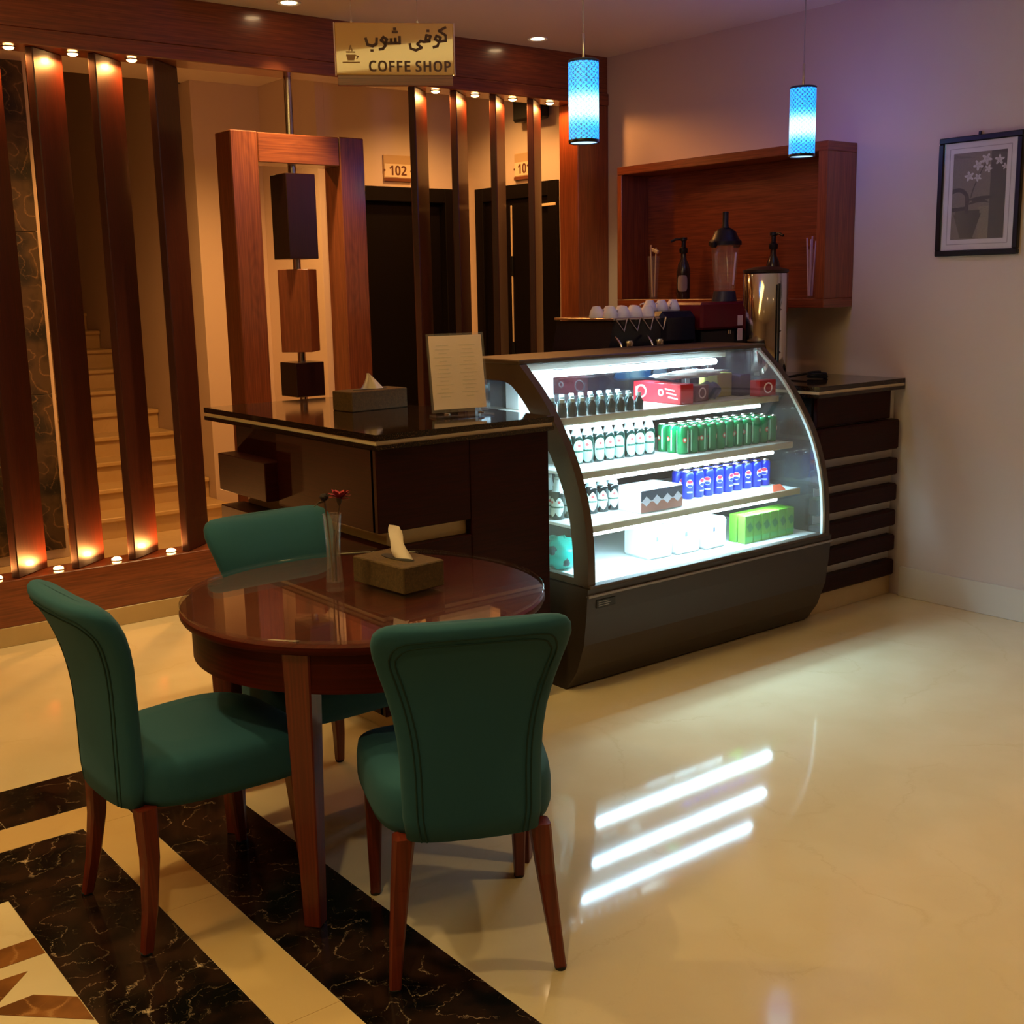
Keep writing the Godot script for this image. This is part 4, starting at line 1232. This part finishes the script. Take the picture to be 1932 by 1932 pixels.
func build_small_things() -> void:
	# menu stand on the left worktop
	var t := thing("menu_stand", "clear menu stand holding a printed page on the left worktop", "menu stand", Vector3(2.562, 1.08, -3.572), atan2(-0.049, 0.238) * -1.0)
	t.rotation.y = atan2(-0.049, 0.238)
	var lean := Basis(Vector3.RIGHT, -0.14)
	obj("page", bx(ms(), lean * Vector3(0, 0.15, 0) + Vector3(0, 0.012, 0), Vector3(0.214, 0.272, 0.0012), 0.0003, lean), M.paper, t)
	for s in [-1, 1]: obj("acrylic_sheet", bx(ms(), lean * Vector3(0, 0.15, s * 0.003) + Vector3(0, 0.01, 0), Vector3(0.232, 0.292, 0.002), 0.0004, lean), M.clear, t)
	obj("foot", bx(ms(), Vector3(0, 0.004, 0.01), Vector3(0.232, 0.008, 0.08), 0.002), M.clear, t)
	for s in [-1, 1]: obj("stud", lathe(ms(), [Vector2(0, 0.008), Vector2(0.012, 0.008), Vector2(0.012, 0.014), Vector2(0, 0.016)], 12, Vector3(s * 0.07, 0, 0.03)), M.chrome, t)
	var grey := mat(rgb(228, 206, 194), 0.8)
	for i in 14:
		for c in 2:
			var ww := 0.05 + 0.02 * sin(i * 2.7 + c)
			obj("print_line", bx(ms(), lean * Vector3(-0.055 + 0.1 * c, 0.25 - 0.0145 * i, 0.0011) + Vector3(0, 0.012, 0), Vector3(ww, 0.004, 0.0006), 0.0002, lean), grey, t)
	# tissue boxes
	tissue_box(Vector3(2.468, 1.08, -4.06), 0.09, Vector3(0.275, 0.078, 0.13), "olive tissue box with a white tissue on the left worktop", 0)
	tissue_box(Vector3(1.697, 0.752, -2.682), 0.10, Vector3(0.142, 0.072, 0.225), "olive tissue box with a long upright tissue on the round table", 1)
	# vase with dried flowers
	t = thing("flower_vase", "slim clear glass vase on the round table", "vase", Vector3(1.527, 0.752, -2.734))
	obj("vase", lathe(ms(), [Vector2(0, 0), Vector2(0.024, 0), Vector2(0.025, 0.01), Vector2(0.022, 0.05), Vector2(0.019, 0.095), Vector2(0.02, 0.14), Vector2(0.0255, 0.21), Vector2(0.024, 0.21), Vector2(0.018, 0.14), Vector2(0.017, 0.095), Vector2(0.02, 0.05), Vector2(0.022, 0.025), Vector2(0, 0.022)], 28), M.clear, t)
	var stem_m := mat(rgb(92, 66, 40), 0.7)
	t = thing("red_flower", "dark red dried carnation leaning to the right in the vase", "flower", Vector3(1.527, 0.775, -2.734))
	obj("stem", tube(ms(), [Vector3(0.005, 0.002, 0.0), Vector3(0.007, 0.1, 0.0), Vector3(0.018, 0.215, 0.012)], 0.0024, 6), stem_m, t)
	obj("calyx", lathe(ms(), [Vector2(0.002, 0.208), Vector2(0.006, 0.216), Vector2(0.008, 0.230), Vector2(0.004, 0.233)], 10, Vector3(0.018, 0, 0.012)), mat(rgb(70, 54, 34), 0.7), t)
	var petals := mat(rgb(150, 18, 34), 0.7)
	var rng := RandomNumberGenerator.new()
	rng.seed = 4
	for i in 22:
		var st := ms()
		var a := TAU * i / 16.0 + rng.randf() * 0.3
		var out := Vector3(cos(a), 0, sin(a))
		var side := Vector3(-sin(a), 0, cos(a))
		var len := 0.024 + 0.013 * rng.randf()
		var rise := 0.002 + 0.024 * rng.randf()
		var o := Vector3(0.018, 0.229, 0.012)
		face(st, [o, o + out * len * 0.6 + side * 0.008 + Vector3(0, rise * 0.7, 0), o + out * len + Vector3(0, rise, 0), o + out * len * 0.6 - side * 0.008 + Vector3(0, rise * 0.7, 0)], o - Vector3(0, 1, 0))
		face(st, [o + Vector3(0, -0.001, 0), o + out * len * 0.6 + side * 0.008 + Vector3(0, rise * 0.7 - 0.001, 0), o + out * len + Vector3(0, rise - 0.001, 0), o + out * len * 0.6 - side * 0.008 + Vector3(0, rise * 0.7 - 0.001, 0)], o + Vector3(0, 1, 0))
		obj("petal", st, petals, t)
	t = thing("withered_flower", "withered dark bud leaning to the left in the vase", "flower", Vector3(1.527, 0.775, -2.734))
	obj("stem", tube(ms(), [Vector3(-0.005, 0.002, 0.0), Vector3(-0.007, 0.1, -0.002), Vector3(-0.013, 0.205, -0.009), Vector3(-0.014, 0.228, -0.010)], 0.0022, 6), stem_m, t)
	obj("bud", blob(Vector3(0.011, 0.009, 0.011), 0.5, 3), mat(rgb(34, 16, 20), 0.8), t, Vector3(-0.015, 0.233, -0.010))
	for k in 2:
		var st := ms()
		var o := Vector3(-0.014, 0.222, -0.010)
		var d := Vector3(-0.03, -0.004 - 0.008 * k, 0.006 - 0.01 * k)
		tube(st, [o, o + d * 0.5 + Vector3(0, 0.003, 0), o + d], 0.003, 5, 0.0008)
		obj("withered_leaf", st, mat(rgb(70, 52, 40), 0.8), t)
	# room plates, wall speaker
	var wood := mat(rgb(150, 118, 84), 0.5)
	for k in 2:
		var rt := 0.0 if k == 0 else -PI / 2
		var at := Vector3(4.44, 2.248, -6.849) if k == 0 else Vector3(WALL_X - 0.001, 2.235, -6.21)
		var p := thing("room_plate", ["room number plate reading 102 above the dark corridor door", "room number plate half hidden behind the right louvres"][k], "sign", at, rt)
		obj("plate", bx(ms(), Vector3(0, 0.085, 0.006), Vector3(0.215, 0.17, 0.012), 0.003), mat(rgb(190, 160, 125), 0.5), p)
		obj("number_field", bx(ms(), Vector3(0, 0.07, 0.013), Vector3(0.205, 0.085, 0.003), 0.001), mat(rgb(224, 206, 180), 0.5), p)
		obj("foot_bar", bx(ms(), Vector3(0, 0.012, 0.014), Vector3(0.215, 0.022, 0.008), 0.002), mat(rgb(110, 62, 40), 0.4), p)
		text("number", "· 102 ·" if k == 0 else "· 101 ·", Vector3(0, 0.07, 0.0145), 0.0, 0.061, mat(rgb(100, 56, 40), 0.5), p)
	t = thing("wall_speaker", "small black speaker box high on the wall behind the right louvres", "speaker", Vector3(WALL_X - 0.05, 2.578, -6.09), -PI / 2)
	obj("cabinet", bx(ms(), Vector3(0, 0.08, 0), Vector3(0.30, 0.14, 0.07), 0.012), M.black_plastic, t)
	obj("grille", bx(ms(), Vector3(0, 0.08, 0.036), Vector3(0.26, 0.11, 0.004), 0.002), M.rubber, t)
	obj("bracket", bx(ms(), Vector3(0, 0.08, -0.042), Vector3(0.06, 0.06, 0.012), 0.003), M.black_plastic, t)

func tissue_box(at: Vector3, turn: float, s: Vector3, label: String, kind: int) -> void:
	var t := thing("tissue_box", label, "tissue box", at, turn)
	var m := mat(rgb(96, 78, 44), 0.6)
	if not M.has("tissue_print"):
		M.tissue_print = tri(mat(Color.WHITE, 0.85), 0.16)
		M.tissue_print.albedo_texture = tex(speckle_image(rgb(70, 50, 20), rgb(86, 62, 26), rgb(98, 68, 30), 71, 0.02))
	var b := ms()
	obj("carton", bx(b, Vector3(0, s.y / 2, 0), s, 0.003), M.tissue_print, t)
	obj("slot", prism(ms(), ellipse(0.3 * s.x if kind == 0 else 0.16 * s.x, 0.16 * s.z if kind == 0 else 0.3 * s.z, 18), 0.0012, Transform3D(Basis(Vector3(1, 0, 0), Vector3(0, 0, -1), Vector3(0, 1, 0)), Vector3(0, s.y, 0))), M.rubber, t)
	# the tissue: a curved sheet with folds
	var st := ms()
	var n := 10
	var k := 12
	var grid := []
	for i in n + 1:
		var v := float(i) / n
		var row := []
		for j in k + 1:
			var u := float(j) / k * 2.0 - 1.0
			var p: Vector3
			if kind == 0:      # a folded peak
				var half := lerpf(0.062, 0.004, pow(v, 0.8))
				p = Vector3(u * half + 0.01 - 0.028 * v * v + 0.01 * v, 0.068 * v, 0.016 * sin(u * 3.0 + v) * (1.0 - v) + 0.004 * sin(u * 9.0))
			else:              # a tall strip bending over
				var half := 0.036 - 0.008 * v + 0.004 * sin(v * 9.0)
				p = Vector3(0.008 * sin(u * 2.6 + v * 2.0), 0.086 * v - 0.004 * u * v, u * half + 0.03 - 0.075 * v + 0.032 * v * v)
				p.x += 0.012 * v
			row.append(p + Vector3(0, s.y - 0.004, 0))
		grid.append(row)
	st.set_smooth_group(1)
	for i in n:
		for j in k:
			for q in [grid[i][j], grid[i + 1][j], grid[i + 1][j + 1], grid[i][j], grid[i + 1][j + 1], grid[i][j + 1]]: st.add_vertex(q)
	obj("tissue", st, M.tissue, t)

func ellipse(a: float, b: float, n: int) -> Array:
	var out := []
	for i in n: out.append(Vector2(a * cos(TAU * i / n), b * sin(TAU * i / n)))
	return out

# ---------------------------------------------------------------- table and chairs
func build_table() -> void:
	var t := thing("round_table", "round polished wooden table with a glass top and four tapered legs", "table", Vector3(1.598, 0, -2.699))
	obj("top", lathe(ms(), [Vector2(0, 0.712), Vector2(0.474, 0.712), Vector2(0.486, 0.716), Vector2(0.490, 0.724), Vector2(0.488, 0.734), Vector2(0.480, 0.738), Vector2(0, 0.738)], 72), M.table_wood, t)
	obj("glass_top", lathe(ms(), [Vector2(0, 0.7425), Vector2(0.486, 0.7425), Vector2(0.4885, 0.745), Vector2(0.4885, 0.749), Vector2(0.486, 0.7515), Vector2(0, 0.7515)], 72), M.table_glass, t)
	for k in 4: obj("pad", lathe(ms(), [Vector2(0, 0.738), Vector2(0.008, 0.738), Vector2(0.008, 0.7425), Vector2(0, 0.7425)], 10, Vector3(0.46 * cos(k * 1.571 + 0.9), 0, 0.46 * sin(k * 1.571 + 0.9))), M.clear, t)
	obj("apron", lathe(ms(), [Vector2(0.435, 0.712), Vector2(0.435, 0.612), Vector2(0.446, 0.608), Vector2(0.460, 0.612), Vector2(0.461, 0.712)], 72), M.table_wood, t)
	for k in 4:
		var az := deg_to_rad(-52.0 + 90.0 * k)
		var l := obj("leg", bx(ms(), Vector3(0, 0.356, 0.43), Vector3(0.072, 0.712, 0.072), 0.004, Basis.IDENTITY, 0.60), M.leg_wood, t)
		l.rotation.y = az

func build_chairs() -> void:
	var t := thing("dining_chair", "teal upholstered chair turned with its back to us, right front of the table", "chair", Vector3(1.526, 0, -2.18), atan2(0.442, -0.897), "teal chairs round the table")
	# backrest: rings climbing the curved spine
	var ys := [0.348, 0.352, 0.40, 0.46, 0.52, 0.58, 0.64, 0.70, 0.75, 0.79, 0.82, 0.842, 0.856, 0.864, 0.867]
	var ws := [0.140, 0.150, 0.157, 0.158, 0.159, 0.163, 0.172, 0.187, 0.202, 0.213, 0.217, 0.213, 0.202, 0.186, 0.165]
	var zs := [-0.205, -0.205, -0.205, -0.205, -0.206, -0.208, -0.213, -0.222, -0.236, -0.252, -0.268, -0.280, -0.288, -0.293, -0.295]
	var ts := [0.022, 0.034, 0.038, 0.038, 0.037, 0.036, 0.036, 0.038, 0.041, 0.044, 0.046, 0.044, 0.037, 0.025, 0.008]
	var rings := []
	var n := 40
	for i in ys.size():
		var ring := []
		for j in n:
			var a := TAU * j / n
			var cx := signf(cos(a)) * pow(absf(cos(a)), 0.55)
			var cz := signf(sin(a)) * pow(absf(sin(a)), 0.75)
			var x: float = ws[i] * cx
			ring.append(Vector3(x, ys[i], zs[i] + ts[i] * cz + 0.35 * x * x))
		rings.append(ring)
	obj("backrest", loft(ms(), rings), M.fabric, t)
	# piping: two cords running round the back of the backrest
	for inset in [0.030, 0.042]:
		var c3 := Curve3D.new()
		var plan := []
		for k in 9: plan.append(Vector2(lane(ys, ws, 0.352 + 0.0535 * k) - inset, 0.352 + 0.0535 * k))
		var top: float = 0.862 - inset
		var half: float = 0.206 - inset
		plan.append_array([Vector2(half - 0.001, top - 0.022), Vector2(half - 0.012, top - 0.008), Vector2(half - 0.034, top), Vector2(half * 0.5, top + 0.003)])
		var line := []
		for p in plan: line.append(Vector2(-p.x, p.y))
		plan.reverse()
		line.append(Vector2(0, top + 0.004))
		line.append_array(plan)
		var pts := []
		for p in line:
			var w: float = lane(ys, ws, p.y)
			var q: float = pow(minf(absf(p.x) / w, 1.0), 1.0 / 0.55)
			pts.append(Vector3(p.x, p.y, lane(ys, zs, p.y) - lane(ys, ts, p.y) * pow(sqrt(1.0 - q * q), 0.75) + 0.35 * p.x * p.x))
		for i in pts.size():
			var d: Vector3 = (pts[mini(i + 1, pts.size() - 1)] - pts[maxi(i - 1, 0)]) / 6.0
			c3.add_point(pts[i], -d, d)
		var fine := []
		for i in 81: fine.append(c3.sample_baked(c3.get_baked_length() * i / 80.0, true))
		obj("piping", tube(ms(), fine, 0.0023, 6), M.piping, t)
	# seat: soft slab, wider at the front
	var sy := [0.345, 0.349, 0.37, 0.42, 0.447, 0.462, 0.471, 0.476]
	var si := [0.02, 0.006, 0.0, 0.0, 0.004, 0.016, 0.04, 0.09]
	rings = []
	for i in sy.size():
		var ring := []
		for j in 44:
			var a := TAU * j / 44
			var cx := signf(cos(a)) * pow(absf(cos(a)), 0.5)
			var cz := signf(sin(a)) * pow(absf(sin(a)), 0.5)
			var z: float = 0.03 + cz * (0.232 - si[i])
			var wide := 0.222 + 0.022 * cz
			ring.append(Vector3(cx * (wide - si[i]), sy[i] - 0.012 * maxf(cz, 0.0) * (1.0 if i > 4 else 0.0) * cz, z))
		rings.append(ring)
	obj("seat", loft(ms(), rings), M.fabric, t)
	for s in [-1, 1]:
		var l := chair_leg(Vector3(s * 0.192, 0, 0.2235), Vector3(s * 0.188, 0.352, 0.20), t)
		l = chair_leg(Vector3(s * 0.192, 0, -0.2235), Vector3(s * 0.155, 0.352, -0.185), t)
	dup(t, Vector3(1.097, 0, -2.769), atan2(1.0, -0.03), "teal upholstered chair seen from the side at the left of the table")
	dup(t, Vector3(1.64, 0, -3.07), 0.02, "teal upholstered chair behind the table facing us, against the bar counter")

func lane(xs: Array, vs: Array, x: float) -> float:
	for i in xs.size() - 1:
		if x <= xs[i + 1]: return lerpf(vs[i], vs[i + 1], clampf((x - xs[i]) / (xs[i + 1] - xs[i]), 0.0, 1.0))
	return vs[-1]

func chair_leg(foot: Vector3, top: Vector3, t: Node3D) -> MeshInstance3D:
	var rings := []
	for f in [0.02, 0.3, 0.65, 1.0]:
		var c := foot.lerp(top, f)
		if foot.z < 0.0: c.z += 0.012 * sin(f * PI)
		var h := lerpf(0.0125, 0.024, f)
		var k := h * 0.72
		rings.append([c + Vector3(-h, 0, -k), c + Vector3(-k, 0, -h), c + Vector3(k, 0, -h), c + Vector3(h, 0, -k), c + Vector3(h, 0, k), c + Vector3(k, 0, h), c + Vector3(-k, 0, h), c + Vector3(-h, 0, k)])
	var l := obj("leg", loft(ms(), rings, true, true, -1), M.leg_wood, t)
	obj("glide", lathe(ms(), [Vector2(0, 0), Vector2(0.013, 0), Vector2(0.0145, 0.008), Vector2(0, 0.009)], 12, foot), M.rubber, l)
	return l

func _ready() -> void:
	camera_and_light()
	make_materials()
	build_shell()
	var warm := Color(1.0, 0.885, 0.61)
	var amber := Color(1.0, 0.72, 0.38)
	downlight(2.829, -5.235, CEIL, 3.5, "recessed downlight in the ceiling above the hanging arch", warm, 38.0)
	downlight(4.336, -5.235, CEIL, 1.1, "recessed downlight in the ceiling left of the blue pendant lamp", warm, 38.0)
	downlight(1.322, -5.235, CEIL, 1.2, "recessed downlight in the ceiling above the left louvres", warm, 35.0)
	for p in [[0.35, -3.0, 1.7, 58.0, "left of the table"], [0.2, -0.9, 1.7, 60.0, "nearest the viewer"], [2.6, -1.3, 1.0, 50.0, "over the open floor"], [-1.6, -3.0, 1.8, 58.0, "farthest left"], [4.0, -0.4, 1.5, 52.0, "by the right wall"]]:
		downlight(p[0], p[1], CEIL, p[2], "recessed downlight in the lobby ceiling out of view, " + p[4], warm, p[3])
	# glowing ceiling trough over the table: its mirror image lies across the sign
	var tr := thing("ceiling_light_panel", "long warm ceiling light panel above the table, out of view", "ceiling light", Vector3(0.75, CEIL, -2.9))
	box("diffuser", Vector3(-1.9, -0.012, -0.29), Vector3(1.9, -0.004, 0.29), glow(Color(1.0, 0.86, 0.5), 4.5), tr, 0.001)
	for s in [-1, 1]: box("frame_rail", Vector3(-1.92, -0.02, s * 0.305 - 0.015), Vector3(1.92, 0.0, s * 0.305 + 0.015), M.white, tr, 0.002)
	area("panel_light", Vector3(0.75, CEIL - 0.016, -2.9), Vector3.DOWN, Vector2(3.8, 0.58), 0.1, Color(1.0, 0.86, 0.5))
	# corridor and bar lamps
	downlight(3.0, -6.4, 2.91, 3.5, "recessed downlight in the corridor ceiling behind the beam", amber, 70.0)
	downlight(4.5, -6.2, 2.91, 1.4, "recessed downlight in the corridor ceiling by the room doors", amber, 70.0)
	build_screen()
	build_arch()
	build_counters()
	build_case()
	build_stock()
	build_equipment()
	build_cabinet()
	build_picture()
	build_pendants()
	build_sign()
	build_table()
	build_chairs()
	build_small_things()
